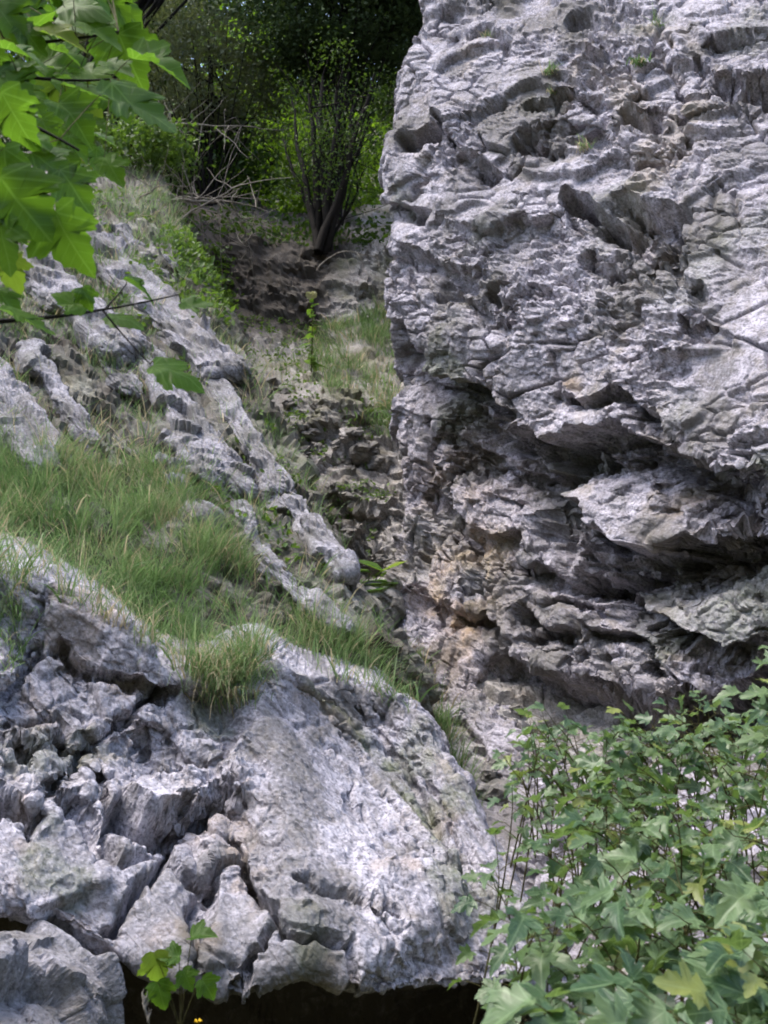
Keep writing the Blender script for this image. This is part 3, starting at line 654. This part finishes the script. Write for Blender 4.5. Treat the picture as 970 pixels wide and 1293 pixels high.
p, n = two(S_gully.pick([(395, 420), (440, 405), (500, 385), (505, 560), (455, 545), (400, 480)], 4200, clump(2.0, -.5, .05, 97)), S_gully.pick([(330, 560), (370, 555), (380, 600), (340, 590)], 350), S_gully.pick([(300, 440), (400, 420), (400, 490), (330, 510)], 900))
grass('grass', p, n, .09, .24, 'bright grass patch on the ledge beside the cliff', 1.1, .007, .22, .7, 98)
p, n = two(S_gully.pick([(430, 770), (520, 800), (545, 860), (580, 960), (600, 1060), (560, 1000), (500, 880), (420, 830)], 2300, clump(2, -.5, .1, 99)), S_slope.pick([(350, 740), (470, 770), (540, 880), (470, 850), (390, 830)], 1800, clump(2, -.5, .1, 100)), S_out.pick([(335, 800), (400, 850), (460, 872), (530, 905), (520, 850), (430, 790), (330, 770)], 1500, clump(2, -.4, .2, 119)))
grass('grass', p, n, .08, .22, 'dark green grass in the seam between outcrop and cliff', 1.0, .005, .18, .7, 101)
for (x, y, r, nb, lab) in [(805, 75, 16, 60, 'bright green tuft in a crack near the top of the cliff'), (612, 40, 14, 40, 'small pale grass tuft near the cliff top edge by the trees'), (692, 92, 12, 60, 'thin grass tuft below the cliff top, on the pale bulge'),
                           (735, 182, 12, 50, 'yellowish grass tuft above the dark pockets of the cliff'), (832, 28, 10, 26, 'thin tuft at the top edge of the cliff'), (694, 118, 8, 40, 'drooping dry tuft in the small cliff notch')]:
    P_, N_ = S_cliff.hit(x, y); rg = np.random.default_rng(int(x)); rt = P_ + rg.normal(0, r / F * P_[1] * .4, (nb, 3)) * (1, .3, .3)
    o = grass('grass_tuft', rt, np.repeat(N_[None], nb, 0), .06, .13 if x != 805 else .10, lab, 1.2, .006 if x != 805 else .014, .1 if x == 805 else .35, .9, int(x)); o['kind'] = 'thing'; o['group'] = 'tufts on the cliff'

# ---- leaf blades
HALF = {'maple': [(0, 0), (.10, -.07), (.26, -.06), (.44, .04), (.39, .09), (.40, .15), (.47, .20), (.47, .28), (.56, .34), (.60, .47), (.50, .46), (.48, .53), (.38, .50), (.31, .46), (.34, .57), (.28, .63), (.27, .72), (.17, .76), (.14, .87), (0, 1)],
        'shrub': [(0, 0), (.10, -.05), (.24, -.01), (.40, .06), (.32, .11), (.26, .18), (.36, .24), (.40, .34), (.52, .44), (.42, .45), (.40, .52), (.30, .48), (.18, .44), (.24, .56), (.21, .64), (.22, .74), (.12, .78), (.10, .90), (0, 1)],
        'ovate': [(0, 0), (.16, -.02), (.28, .10), (.34, .26), (.335, .42), (.28, .60), (.18, .80), (.08, .94), (0, 1)]}
def leaf_mesh(kind, mat, bend, fold, wav, seed):
    rg = np.random.default_rng(seed); h_ = np.array(HALF[kind]); o = np.concatenate([h_, h_[-2:0:-1] * (-1, 1)]); o = o + rg.normal(0, .012, o.shape)
    inn = (o - (0, .3)) * .55 + (0, .3); pts = np.concatenate([[(0, .3)], inn, o])
    z = -bend * pts[:, 1] ** 2 - fold * -np.abs(pts[:, 0]) + wav * np.sin(pts[:, 0] * 9 + pts[:, 1] * 7 + seed)
    v = np.column_stack([pts, z]); n = len(o); i = np.arange(n); j = (i + 1) % n
    tri = [np.stack([np.zeros(n, int), 1 + i, 1 + j], -1), np.stack([1 + i, 1 + n + i, 1 + n + j], -1), np.stack([1 + i, 1 + n + j, 1 + j], -1)]
    ob = mesh_np('leaf', v, np.concatenate(tri), mat, None, None, True); me = ob.data; bpy.data.objects.remove(ob); return me
LM = {k: [leaf_mesh(k, M[mm], b, f, w, s) for s, (b, f, w) in enumerate([(.12, .15, .03), (.35, .25, .04), (.05, .08, .05), (.55, .35, .03), (.25, -.15, .05), (.3, .5, .04)])] for k, mm in (('maple', 'maple'), ('shrub', 'shrubleaf'))}
LM['ovate'] = [leaf_mesh('ovate', M['herbleaf'], b, f, .02, s) for s, (b, f) in enumerate([(.15, .2), (.3, .3), (.1, .1)])]
camR, camU, camF = np.array([1., 0, 0]), np.array([0, -sp_, cp]), np.array([0, cp, sp_])
def put_leaf(parent, kind, base, tip, normal, size, name='leaf'):
    y = nrm(np.asarray(tip, float)); x = nrm(np.cross(y, normal)); z = np.cross(x, y)
    o = bpy.data.objects.new(name, random.choice(LM[kind])); col.objects.link(o)
    m = Matrix(((x[0], y[0], z[0], base[0]), (x[1], y[1], z[1], base[1]), (x[2], y[2], z[2], base[2]), (0, 0, 0, 1))) @ Matrix.Diagonal((size * random.uniform(.9, 1.1), size, size, 1))
    o.parent = parent; o.matrix_world = m; o.matrix_local = Matrix.Translation(-parent.location) @ m; return o

# ---- overhanging maple branch, upper left
maple = empty('maple_branch', at(-60, 80, 1.7)); tag(maple, 'overhanging branch of large bright green maple leaves in the upper corner', 'branch')
ML = [(78, 42, 80, 10, .55, 1.75), (128, 38, 75, 25, .5, 1.8), (203, 80, 100, 18, .5, 1.7), (178, 135, 130, 33, .45, 1.6), (105, 112, 90, 20, .4, 1.75), (30, 62, 70, 8, .3, 1.6), (20, 105, 80, 30, .5, 1.7), (62, 95, 75, 15, .35, 1.85),
      (45, 15, 80, 20, .6, 1.9), (105, 5, 90, 15, .6, 1.8), (150, 8, 70, 40, .6, 2.0), (143, 215, 58, 60, .9, 1.7), (100, 185, 50, 40, .5, 1.8), (125, 158, 36, 30, .3, 1.8), (95, 150, 85, 45, .5, 1.7), (18, 150, 100, 70, .9, 1.4), (52, 180, 60, 25, .5, 1.45),
      (68, 208, 90, 25, .6, 1.45), (95, 240, 85, 50, .7, 1.45), (30, 262, 125, 55, .9, 1.35), (88, 305, 115, 62, .85, 1.4), (8, 215, 80, 80, .8, 1.4), (5, 310, 90, 80, .8, 1.35), (88, 380, 55, 200, .7, 1.5), (110, 375, 40, 60, .6, 1.5),
      (248, 384, 52, -10, .6, 1.75), (225, 468, 88, 12, .45, 1.65), (155, 400, 66, 8, .3, 1.7), (178, 360, 54, 14, .3, 1.75), (38, 405, 85, 22, .2, 1.4), (12, 380, 60, 30, .4, 1.45), (15, 345, 60, 70, .7, 1.45), (40, 130, 70, 30, .5, 1.9), (90, 70, 70, 20, .4, 1.9), (150, 85, 60, 35, .4, 1.9), (10, 20, 80, 50, .6, 1.7), (60, 165, 50, 60, .6, 1.6)]
rgm = random.Random(3)
for k in range(44):
    ML.append((rgm.uniform(-60, 185), rgm.uniform(-60, 130), rgm.uniform(60, 95), rgm.uniform(-20, 80), rgm.uniform(.3, .8), rgm.uniform(1.7, 2.3)))
for k in range(34):
    ML.append((rgm.uniform(-40, 150), rgm.uniform(-40, 230), rgm.uniform(45, 70), rgm.uniform(-20, 90), rgm.uniform(.1, .6), rgm.uniform(2.0, 2.6)))
def twig(pts, r0, r1, n=5): return bez(*[at(*p) for p in pts], n=9), r0, r1, n
TW = [twig([(-90, 60, 1.7), (40, 60, 1.75), (150, 40, 1.85)], .006, .002), twig([(-90, 60, 1.7), (20, 110, 1.75), (140, 100, 1.75)], .006, .0018), twig([(-90, 120, 1.5), (0, 130, 1.45), (100, 190, 1.5)], .006, .002),
      twig([(-90, 410, 1.45), (60, 405, 1.5), (135, 390, 1.65)], .005, .0022), twig([(130, 391, 1.65), (170, 385, 1.68), (225, 372, 1.72)], .0022, .0012), twig([(132, 391, 1.65), (150, 372, 1.68), (160, 358, 1.7)], .002, .001), twig([(130, 392, 1.65), (160, 430, 1.65), (190, 460, 1.65)], .002, .001), twig([(-90, 200, 1.4), (-20, 220, 1.38), (40, 250, 1.4)], .005, .002)]
joints = np.concatenate([t[0] for t in TW])
for t in TW: MB().tube(*t).build('twig', M['bark'], maple)
root = at(-620, -60, 1.9)
for q in ((-90, 60, 1.7), (-90, 120, 1.5), (-90, 410, 1.45), (-90, 200, 1.4)):       # the limbs that carry the twigs, off to the side
    e_ = at(*q); MB().tube(bez(root, root * .4 + e_ * .6 + np.array([0, 0, .12]), e_, 10), .014, .006, 6).build('limb', M['bark'], maple)
for (x, y, sz, ang, tilt, Y) in ML:
    a = R(ang + rgm.uniform(-8, 8)); T = math.cos(a) * camR - math.sin(a) * camU + rgm.uniform(-.35, .25) * camF
    tilt = .12 + .68 * tilt; n0 = np.array([rgm.uniform(-.25, .25), 0, .9 - tilt * .8]) - camF * tilt
    size = sz * .84 / F * Y; T = nrm(T); base = at(x, y, Y) - T * size * .45
    put_leaf(maple, 'maple', base, T, n0, size)
    j = joints[np.argmin(np.linalg.norm(joints - base, axis=1))]
    if np.linalg.norm(j - base) < .35: MB().tube(bez(j, (j + base) / 2 + (0, 0, .01), base, 5), .0012, .0008, 4).build('leaf_stalk', M['greystem'], maple)

# ---- leafy shrubs, lower right
def shrub(label, region, n_stems, per, yrange, Yfun, lsize, group, lean, seed, grow=.3):
    rg = np.random.default_rng(seed); rr = random.Random(seed)
    xs = [q[0] for q in region]; c = at(sum(xs) / len(xs), 1290, Yfun(1290)); c[2] = 0
    e = empty('shrub', c); tag(e, label, 'shrub', group)
    k = 0; tries = 0; specs = []
    while k < n_stems and tries < 5000:
        tries += 1
        x, y = rg.uniform(min(xs), max(xs)), rg.uniform(*yrange)
        if not inside(np.array([x]), np.array([y]), region)[0]: continue
        Y = Yfun(y) + rg.normal(0, .10); tipp = at(x, y, Y); k += 1
        root = np.array([tipp[0] + rg.uniform(-.2, .55) * lean, tipp[1] + rg.uniform(.0, .35), 0.0]); root[2] = max(0, tipp[2] - rg.uniform(.25, .45))
        mid = (root + tipp) / 2 + np.array([.08 * lean, rg.uniform(-.1, .1), .12]); path = bez(root, mid, tipp, 12)
        mb = MB().tube(path, .0026, .0010)
        for q in range(per):
            t = 1 - (q / per) * .8; pos = path[0] * 0 + np.array([np.interp(t, np.linspace(0, 1, 12), path[:, d]) for d in range(3)])
            az = q * 2.4 + rg.uniform(-.5, .5) + k; out = np.array([math.cos(az), math.sin(az), rg.uniform(-.1, .35)])
            if q == 0: out = nrm(tipp - mid) + np.array([0, -.2, .1])
            L_ = rg.uniform(.02, .06); b_ = pos + nrm(out) * L_ + (0, 0, .012)
            mb.tube(bez(pos, (pos + b_) / 2 + (0, 0, .006), b_, 4), .0010, .0007, 4)
            T = nrm(out + np.array([0, 0, rg.uniform(-.75, .15)])); sz = rg.uniform(*lsize)
            nr = np.array([rg.normal(0, .5), rg.normal(-.3, .5), 1.0])
            specs.append((b_, T, nr, sz))
        mb.build('stem', M['greystem'], e)
    def shows(q):
        x_, y_ = proj(q[0][None]); return (q[3] / q[0][1]) * (1 if -20 < x_[0] < 990 and y_[0] < 1313 else .01)
    specs.sort(key=shows, reverse=True)
    for q in specs[:300]: put_leaf(e, 'shrub', *q)
    rest = specs[300:]
    if rest:
        mb = MB(); rn = []
        for b_, T, nr, sz in rest:
            me = rr.choice(LM['shrub']); co = np.empty(len(me.vertices) * 3); me.vertices.foreach_get('co', co); co = co.reshape(-1, 3)
            tri = np.empty(len(me.polygons) * 3, dtype=np.int32); me.polygons.foreach_get('vertices', tri)
            y = nrm(np.asarray(T)); x = nrm(np.cross(y, nr)); z = np.cross(x, y); mb.add((b_ + sz * (co @ np.stack([x, y, z])), tri.reshape(-1, 3))); rn.append(np.full(len(co), rr.random()))
        mb.build('foliage', M['shrubfar'], e, {'rnd': np.concatenate(rn)})['kind'] = 'stuff'
    return e
YF = lambda y: float(np.interp(y, [780, 880, 1000, 1150, 1293, 1350], [3.3, 3.0, 2.35, 1.8, 1.4, 1.3]))
shrub('lush lobed-leaf shrub filling the bottom corner, its leaves the largest', [(660, 1350), (672, 1190), (760, 1140), (880, 1100), (1040, 1060), (1040, 1350)], 38, 9, (1060, 1340), YF, (.040, .088), 'shrubs below the cliff', 1, 601)
shrub('wide leafy shrub spreading below the overhang, above the large-leaved one', [(610, 1100), (650, 1020), (740, 960), (830, 930), (1040, 900), (1040, 1080), (880, 1130), (700, 1190), (640, 1170)], 72, 11, (900, 1190), YF, (.026, .066), 'shrubs below the cliff', .6, 602)
shrub('thin leafy sprays in front of the dark hollow under the cliff', [(690, 900), (780, 905), (880, 885), (960, 880), (960, 960), (800, 970), (660, 960)], 34, 8, (880, 970), YF, (.035, .055), 'shrubs below the cliff', .4, 603)
shrub('sparse twiggy shrub against the stony cliff foot', [(635, 930), (700, 900), (700, 960), (660, 1010), (640, 1000)], 16, 7, (900, 1010), YF, (.028, .05), 'shrubs below the cliff', .3, 604)
shrub('tall leafy spray rising at the picture edge beside the overhang', [(925, 830), (1000, 790), (1030, 900), (950, 900)], 10, 8, (790, 900), lambda y: 2.2, (.045, .065), 'shrubs below the cliff', .5, 605)

# ---- seedling and herbs
sd_ = empty('maple_seedling', at(225, 1330, 2.3)); tag(sd_, 'small green maple seedling in front of the dark hollow', 'seedling')
mb = MB()
for (x, y, sz, ang, tilt) in [(198, 1222, 52, 78, .8), (203, 1255, 44, 70, .7), (262, 1247, 36, 50, .6), (236, 1236, 34, 60, .6), (254, 1180, 40, -20, .35), (215, 1205, 34, 200, .5)]:
    a = R(ang); T = nrm(math.cos(a) * camR - math.sin(a) * camU - .2 * camF); size = sz * .8 / F * 2.3; b_ = at(x, y, 2.3) - T * size * .4
    put_leaf(sd_, 'maple', b_, T, np.array([.1, 0, 1 - tilt * .7]) - camF * tilt, size); st = at(228, 1300, 2.33)
    mb.tube(bez(st, (st + b_) / 2 + (0, 0, .02), b_, 7), .0018, .0009, 4)
mb.build('stem', M['greystem'], sd_)
gp = empty('large_leaved_herb', at(462, 775, 6.15)); tag(gp, 'large-leaved green plant in the middle of the gully', 'plant')
mb = MB()
for (x, y, sz, ang, tilt) in [(440, 722, 62, 185, .2), (458, 744, 80, 172, .3), (492, 716, 46, -35, .3), (478, 736, 50, -10, .25), (465, 712, 46, 10, .2)]:
    a = R(ang); T = nrm(math.cos(a) * camR - math.sin(a) * camU - .35 * camF); size = sz / F * 6.1; b_ = at(x, y, 6.1) - T * size * .45
    put_leaf(gp, 'ovate', b_, T, np.array([0, 0, 1]) - camF * tilt, size); st = at(465, 785, 6.15)
    mb.tube(bez(st, (st + b_) / 2 + (0, 0, .05), b_, 6), .006, .003, 5)
mb.build('stem', M['greystem'], gp)
fp = empty('flowering_herb', at(393, 470, 8.7)); tag(fp, 'upright leafy plant with pale flower head on the gully ledge', 'plant')
st = at(393, 470, 8.7); tp = at(393, 378, 8.7); path = bez(st, (st + tp) / 2 + (.02, 0, 0), tp, 10); MB().tube(path, .006, .003).build('stem', M['greystem'], fp)
for k in range(30):
    t = .08 + .9 * k / 30; p0 = np.array([np.interp(t, np.linspace(0, 1, 10), path[:, d]) for d in range(3)]); az = random.uniform(0, 6.3)
    T = np.array([math.cos(az), math.sin(az), random.uniform(-.3, .5)]); put_leaf(fp, 'ovate', p0, T, np.array([0, -.3, 1.0]), .13 * (1 - .5 * t) * random.uniform(.6, 1.2))
M['petal'] = plain_mat('pale_petals', (.55, .55, .25), (.7, .68, .45), 30); M['yellow'] = plain_mat('yellow_petals', (.6, .38, .02), (.75, .5, .03), 30)
mb = MB()
for k in range(14):
    az = k * 2.4; d = np.array([math.cos(az), math.sin(az), .5 + k * .05]); mb.tube([tp + (0, 0, .01 * k * .3), tp + d * .025 + (0, 0, .01), tp + d * .045 + (0, 0, .012)], .010, .016, 5)
mb.build('flower_head', M['petal'], fp)
fl = empty('grass_stalk', at(186, 1330, 2.2)); tag(fl, 'single pale grass stalk with seed head at the bottom edge', 'grass stalk')
MB().tube([at(196, 1340, 2.2), at(190, 1300, 2.2), at(181, 1262, 2.2)], .0015, .001).build('stem', M['deadwood'], fl)
mb = MB()
for k in range(12): c_ = at(181 + k * .6, 1262 + k * 2.6, 2.2); mb.tube([c_, c_ + (random.uniform(-.008, .008), random.uniform(-.006, .006), .012), c_ + (random.uniform(-.008, .008), 0, .02)], .003, .0008, 4)
mb.build('seed_head', M['deadwood'], fl)
fw = empty('yellow_flower', at(250, 1330, 2.2)); tag(fw, 'tiny yellow flower at the bottom edge beside the seedling', 'flower')
MB().tube([at(251, 1340, 2.2), at(250, 1310, 2.2), at(250, 1291, 2.2)], .0014, .001).build('stem', M['greystem'], fw)
mb = MB()
for k in range(5):
    az = k * 1.257; d = np.array([math.cos(az), math.sin(az), .5]); c_ = at(250, 1291, 2.2); mb.tube([c_, c_ + d * .004, c_ + d * .008], .0012, .0022, 5)
mb.build('petals', M['yellow'], fw)

# ---- low leafy ground cover on the slope and ledges
def cover(name, P, N, size, mat, lab, seed):
    rg = np.random.default_rng(seed); n = len(P); k = 3; P = np.repeat(P, k, 0) + rg.normal(0, size, (n * k, 3)) + (0, 0, size); n = len(P)
    o = mesh_np(name, *leafquads(P, rg.uniform(.6, 1.3, n) * size, rg, up=.9), mat, None, {'rnd': np.repeat(rg.uniform(0, 1, n), 6)}); return tag(o, lab, 'plants', kind='stuff')
def leafquads(P, s, rg, up=.5):
    n = len(P); Nn = nrm(rg.normal(0, 1, (n, 3)) + np.array([0, -.15, up])); T = nrm(np.cross(Nn, rg.normal(0, 1, (n, 3)))); B = np.cross(Nn, T); s = s[:, None]
    tip = P + T * s; bs = P - T * s * .9; l1 = P + B * s * .45 + Nn * s * .12 - T * s * .3; r1 = P - B * s * .45 + Nn * s * .12 - T * s * .3; l2 = P + B * s * .36 + Nn * s * .1 + T * s * .35; r2 = P - B * s * .36 + Nn * s * .1 + T * s * .35
    v = np.stack([bs, r1, r2, tip, l2, l1], 1).reshape(-1, 3); i = np.arange(n)[:, None, None] * 6
    return v, (i + np.array([[0, 1, 2, 3], [0, 3, 4, 5]])[None]).reshape(-1, 4)
p, n = S_slope.pick([(60, 255), (170, 240), (262, 340), (300, 440), (240, 440), (120, 400), (0, 420), (-60, 460), (-60, 300)], 900, clump(2.5, -.1, .2, 111))
cover('ground_cover', p, n, .03, M['cover'], 'small leafy herbs around the highest slabs', 112)
p, n = two(S_slope.pick([(200, 290), (262, 300), (290, 420), (240, 400)], 500), S_gully.pick([(240, 300), (290, 320), (300, 440), (260, 420)], 300))
cover('ground_cover', p, n, .035, M['cover'], 'light green leafy weeds at the foot of the dark bank', 113)
p, n = two(S_gully.pick([(330, 480), (500, 480), (500, 800), (400, 720)], 350, clump(2.2, 0, .25, 114)), S_gully.pick([(290, 400), (400, 400), (400, 490), (310, 490)], 260, clump(2.2, -.2, .2, 118)), S_slope.pick([(200, 440), (330, 520), (430, 720), (300, 720)], 450, clump(2.2, 0, .25, 115)))
cover('ground_cover', p, n, .022, M['cover'], 'scattered little herbs among the gully stones', 116)

# ================================================================== trees behind
def ground_at(x, y): return float(ground_z(np.array(x), np.array(y)))
def tree(name, label, px, py, Y, rx, ry, rz, mat, leaf, n_cl, per, seed, spread=.28, trunk=.07, group='trees behind the gully', hang=0., foot=None, bias=.5):
    rg = np.random.default_rng(seed); c = at(px, py, Y); base = np.array([c[0], c[1], ground_at(c[0], c[1]) - .1])
    if base[2] > c[2] - rz * .5: base[2] = c[2] - rz
    if foot: base = np.array([foot[0], foot[1], ground_at(*foot) - .1])
    e = empty(name, base); tag(e, label, 'tree', group)
    u = nrm(rg.normal(0, 1, (n_cl, 3))) * rg.uniform(.25, 1, (n_cl, 1)) ** bias; C = c + u * (rx, ry, rz)
    mb = MB(); top = c + (0, 0, rz * .6)
    path = wob(bez(base, (base + top) / 2 + rg.normal(0, .12, 3), top, 12), .02, rg); mb.tube(path, trunk, trunk * .25, 7)
    for q in range(min(n_cl, 46)):
        t = rg.uniform(.35, .95); s0 = np.array([np.interp(t, np.linspace(0, 1, 12), path[:, d]) for d in range(3)])
        mb.tube(wob(bez(s0, (s0 + C[q]) / 2 + (0, 0, .15 - hang), C[q], 6), .015, rg), trunk * .28, trunk * .05, 4)
    mb.build('trunk', M['bark'], e)
    P = np.repeat(C, per, 0) + rg.normal(0, 1, (n_cl * per, 3)) * np.repeat(rg.uniform(.5, 1.3, (n_cl, 1)), per, 0) * np.array([spread, spread, spread * .45]); n = len(P)
    P[:, 2] -= hang * ((P[:, 0] - c[0]) ** 2 + (P[:, 1] - c[1]) ** 2) / rx ** 2
    v, f = leafquads(P, rg.uniform(.6, 1.3, n) * leaf, rg, .7)
    rnd = np.clip(np.repeat(rg.uniform(0, 1, n_cl), per) * .6 + rg.uniform(0, .4, n), 0, 1)
    o = mesh_np('crown', v, f, mat, None, {'rnd': np.repeat(rnd, 6)}); o.parent = e; o.matrix_parent_inverse = Matrix.Translation(-e.location)
    return e
tree('yew_tree', 'dark evergreen hanging above the multi-stemmed shrub', 435, 25, 11.8, 1.2, 1.0, .8, M['yew'], .035, 170, 170, 701, .20)
tree('broadleaf_bush', 'bright yellow-green bush behind the multi-stemmed shrub', 400, 225, 14.0, 1.4, .8, .9, M['beech'], .055, 80, 60, 702, .22, .03)
tree('broadleaf_tree', 'bright tree behind the top of the cliff edge', 505, 60, 16, 1.5, 1.0, 1.8, M['wood'], .06, 90, 70, 703, .28, .04)
tree('conifer', 'grey-green drooping conifer in the middle of the wood', 262, 95, 12.5, 1.15, .9, 1.0, M['pine'], .035, 100, 110, 704, .20, hang=.3)
tree('conifer', 'shaded conifer behind the tip of the maple branch', 170, 60, 14.5, 1.4, 1.0, 1.5, M['pine'], .04, 100, 90, 705, .24, hang=.3)
tree('broadleaf_tree', 'light green tree crown between the two conifers and the yew', 345, 105, 16.5, 1.4, 1.0, 1.5, M['beech'], .06, 90, 60, 706, .25)
tree('broadleaf_tree', 'dim broadleaf tree behind the maple leaves', 60, 90, 15, 2.0, 1.0, 2.2, M['wood'], .06, 110, 80, 707, .30)
tree('broadleaf_tree', 'dark tree filling the far middle of the wood', 250, 120, 20, 2.6, 1.2, 3.2, M['yew'], .08, 140, 80, 708, .4)
tree('broadleaf_tree', 'far dark tree behind the yew', 430, 60, 21, 3.0, 1.2, 3.6, M['wood'], .08, 140, 70, 709, .4)
tree('broadleaf_tree', 'far tree at the picture edge behind the maple branch', 20, 60, 21, 3.0, 1.2, 4.0, M['yew'], .08, 130, 70, 710, .4)
tree('broadleaf_bush', 'low dark bush on top of the earth bank', 255, 220, 13.0, 1.1, .6, .45, M['wood'], .045, 50, 60, 711, .2)
tree('broadleaf_tree', 'tall far tree closing the gap above the two conifers', 190, -30, 25, 4.2, 1.5, 3.4, M['wood'], .10, 170, 80, 714, .5)
tree('broadleaf_bush', 'low bush on the crest of the slope behind the maple leaves', 165, 190, 10.6, .75, .5, .35, M['cover'], .04, 50, 60, 715, .16, .02)
tree('canopy_tree', 'shady tree whose lowest branches hang in at the top of the picture', 330, -240, 11.6, 2.6, 1.3, 1.4, M['wood'], .05, 150, 90, 712, .30, .12, foot=(-5.6, 11.8))
tree('canopy_tree', 'dark evergreen canopy closing the top above the cliff edge', 440, -230, 11.5, 2.4, 1.5, 1.5, M['yew'], .045, 150, 110, 713, .30, .10, foot=(2.2, 13.5))
p, n = S_gully.pick([(170, 262), (300, 262), (400, 285), (500, 285), (500, 318), (400, 318), (300, 305), (170, 300)], 420)
cover('ground_cover', p, n, .045, M['wood'], 'dim leafy undergrowth along the rim of the dark bank', 117)
# multi-stemmed shrub
ms = empty('multi_stemmed_shrub', at(405, 316, 10.6)); tag(ms, 'small dark tree with many thin stems fanning out on the earth bank', 'tree')
rg = np.random.default_rng(31); b0 = at(407, 322, 10.6); tips = []
for (x, y, r) in [(352, 165, .022), (368, 128, .03), (392, 110, .042), (410, 95, .05), (428, 105, .045), (446, 130, .035), (470, 150, .028), (482, 80, .034), (438, 190, .02), (380, 190, .02), (455, 215, .018)]:
    tp = at(x, y, 10.6 + rg.uniform(-.5, .5)); bb = b0 + rg.normal(0, .05, 3) * (1, 1, 0); path = wob(bez(bb, bb * .45 + tp * .55 + np.array([(407 - x) * -.0012, 0, .12]), tp, 12), .03, rg)
    mb = MB().tube(path, r * 1.6, r * .4, 6)
    for q in range(8):
        i = rg.integers(4, 12); s0 = path[i]; t2 = s0 + rg.normal(0, .26, 3) + (0, 0, .24); mb.tube(wob(bez(s0, (s0 + t2) / 2, t2, 5), .012, rg), r * .22, .003, 4); tips.append(t2)
    mb.build('stem', M['bark'], ms)
tips = np.array(tips); n_ = len(tips) * 45; P = np.repeat(tips, 45, 0) + rg.normal(0, .11, (n_, 3)); v, f = leafquads(P, rg.uniform(.5, 1.2, n_) * .026, rg, .6)
o = mesh_np('crown', v, f, M['wood'], None, {'rnd': np.repeat(rg.uniform(0, 1, n_), 6)}); o.parent = ms; o.matrix_parent_inverse = Matrix.Translation(-ms.location)
# dead wood on the rim of the bank
def dead(label, pts, r0, n_tw, seed, tl=.3):
    rg = np.random.default_rng(seed); e = empty('dead_branch', at(*pts[0])); tag(e, label, 'branch', 'dead branches')
    path = wob(bez(*[at(*q) for q in pts], n=12), .02, rg); MB().tube(path, r0, r0 * .3, 5).build('limb', M['deadwood'], e)
    for k in range(n_tw):
        s0 = path[rg.integers(2, 12)]; t2 = s0 + rg.normal(0, tl, 3) + (0, 0, -.05)
        MB().tube(wob(bez(s0, (s0 + t2) / 2 + rg.normal(0, .05, 3), t2, 6), .02, rg), r0 * .4, .003, 4).build('twig', M['deadwood'], e)
    return e
dead('grey dead branch lying along the dark bank rim', [(190, 262, 9.6), (250, 235, 10.0), (335, 262, 10.2)], .02, 16, 801)
dead('thin dead branch slanting over the dark bank', [(200, 300, 9.5), (240, 262, 9.8), (300, 235, 10.2)], .016, 14, 802)
dead('bare drooping branch under the grey-green conifer', [(150, 170, 11), (230, 150, 11), (330, 165, 11)], .018, 18, 803, .4)
dead('long pale twig crossing behind the maple leaf tips', [(120, 175, 11), (190, 160, 11), (270, 158, 11)], .012, 8, 804, .3)
dead('pale bent twig at the foot of the multi-stemmed tree', [(400, 342, 10.0), (420, 300, 10.0), (470, 318, 10.0)], .010, 3, 805, .12)
dead('tangle of thin dead twigs hanging over the bank rim below the conifer', [(215, 255, 9.9), (270, 240, 10.0), (320, 290, 10.1)], .012, 22, 807, .28)
dead('weathered dead branch curling down the dark bank face', [(280, 262, 10.0), (300, 285, 10.0), (330, 318, 10.1)], .010, 10, 808, .2)
dead('pale dead twigs at the upper rim of the slope, beside fresh grass', [(175, 250, 9.2), (205, 228, 9.4), (240, 236, 9.6)], .010, 14, 809, .22)
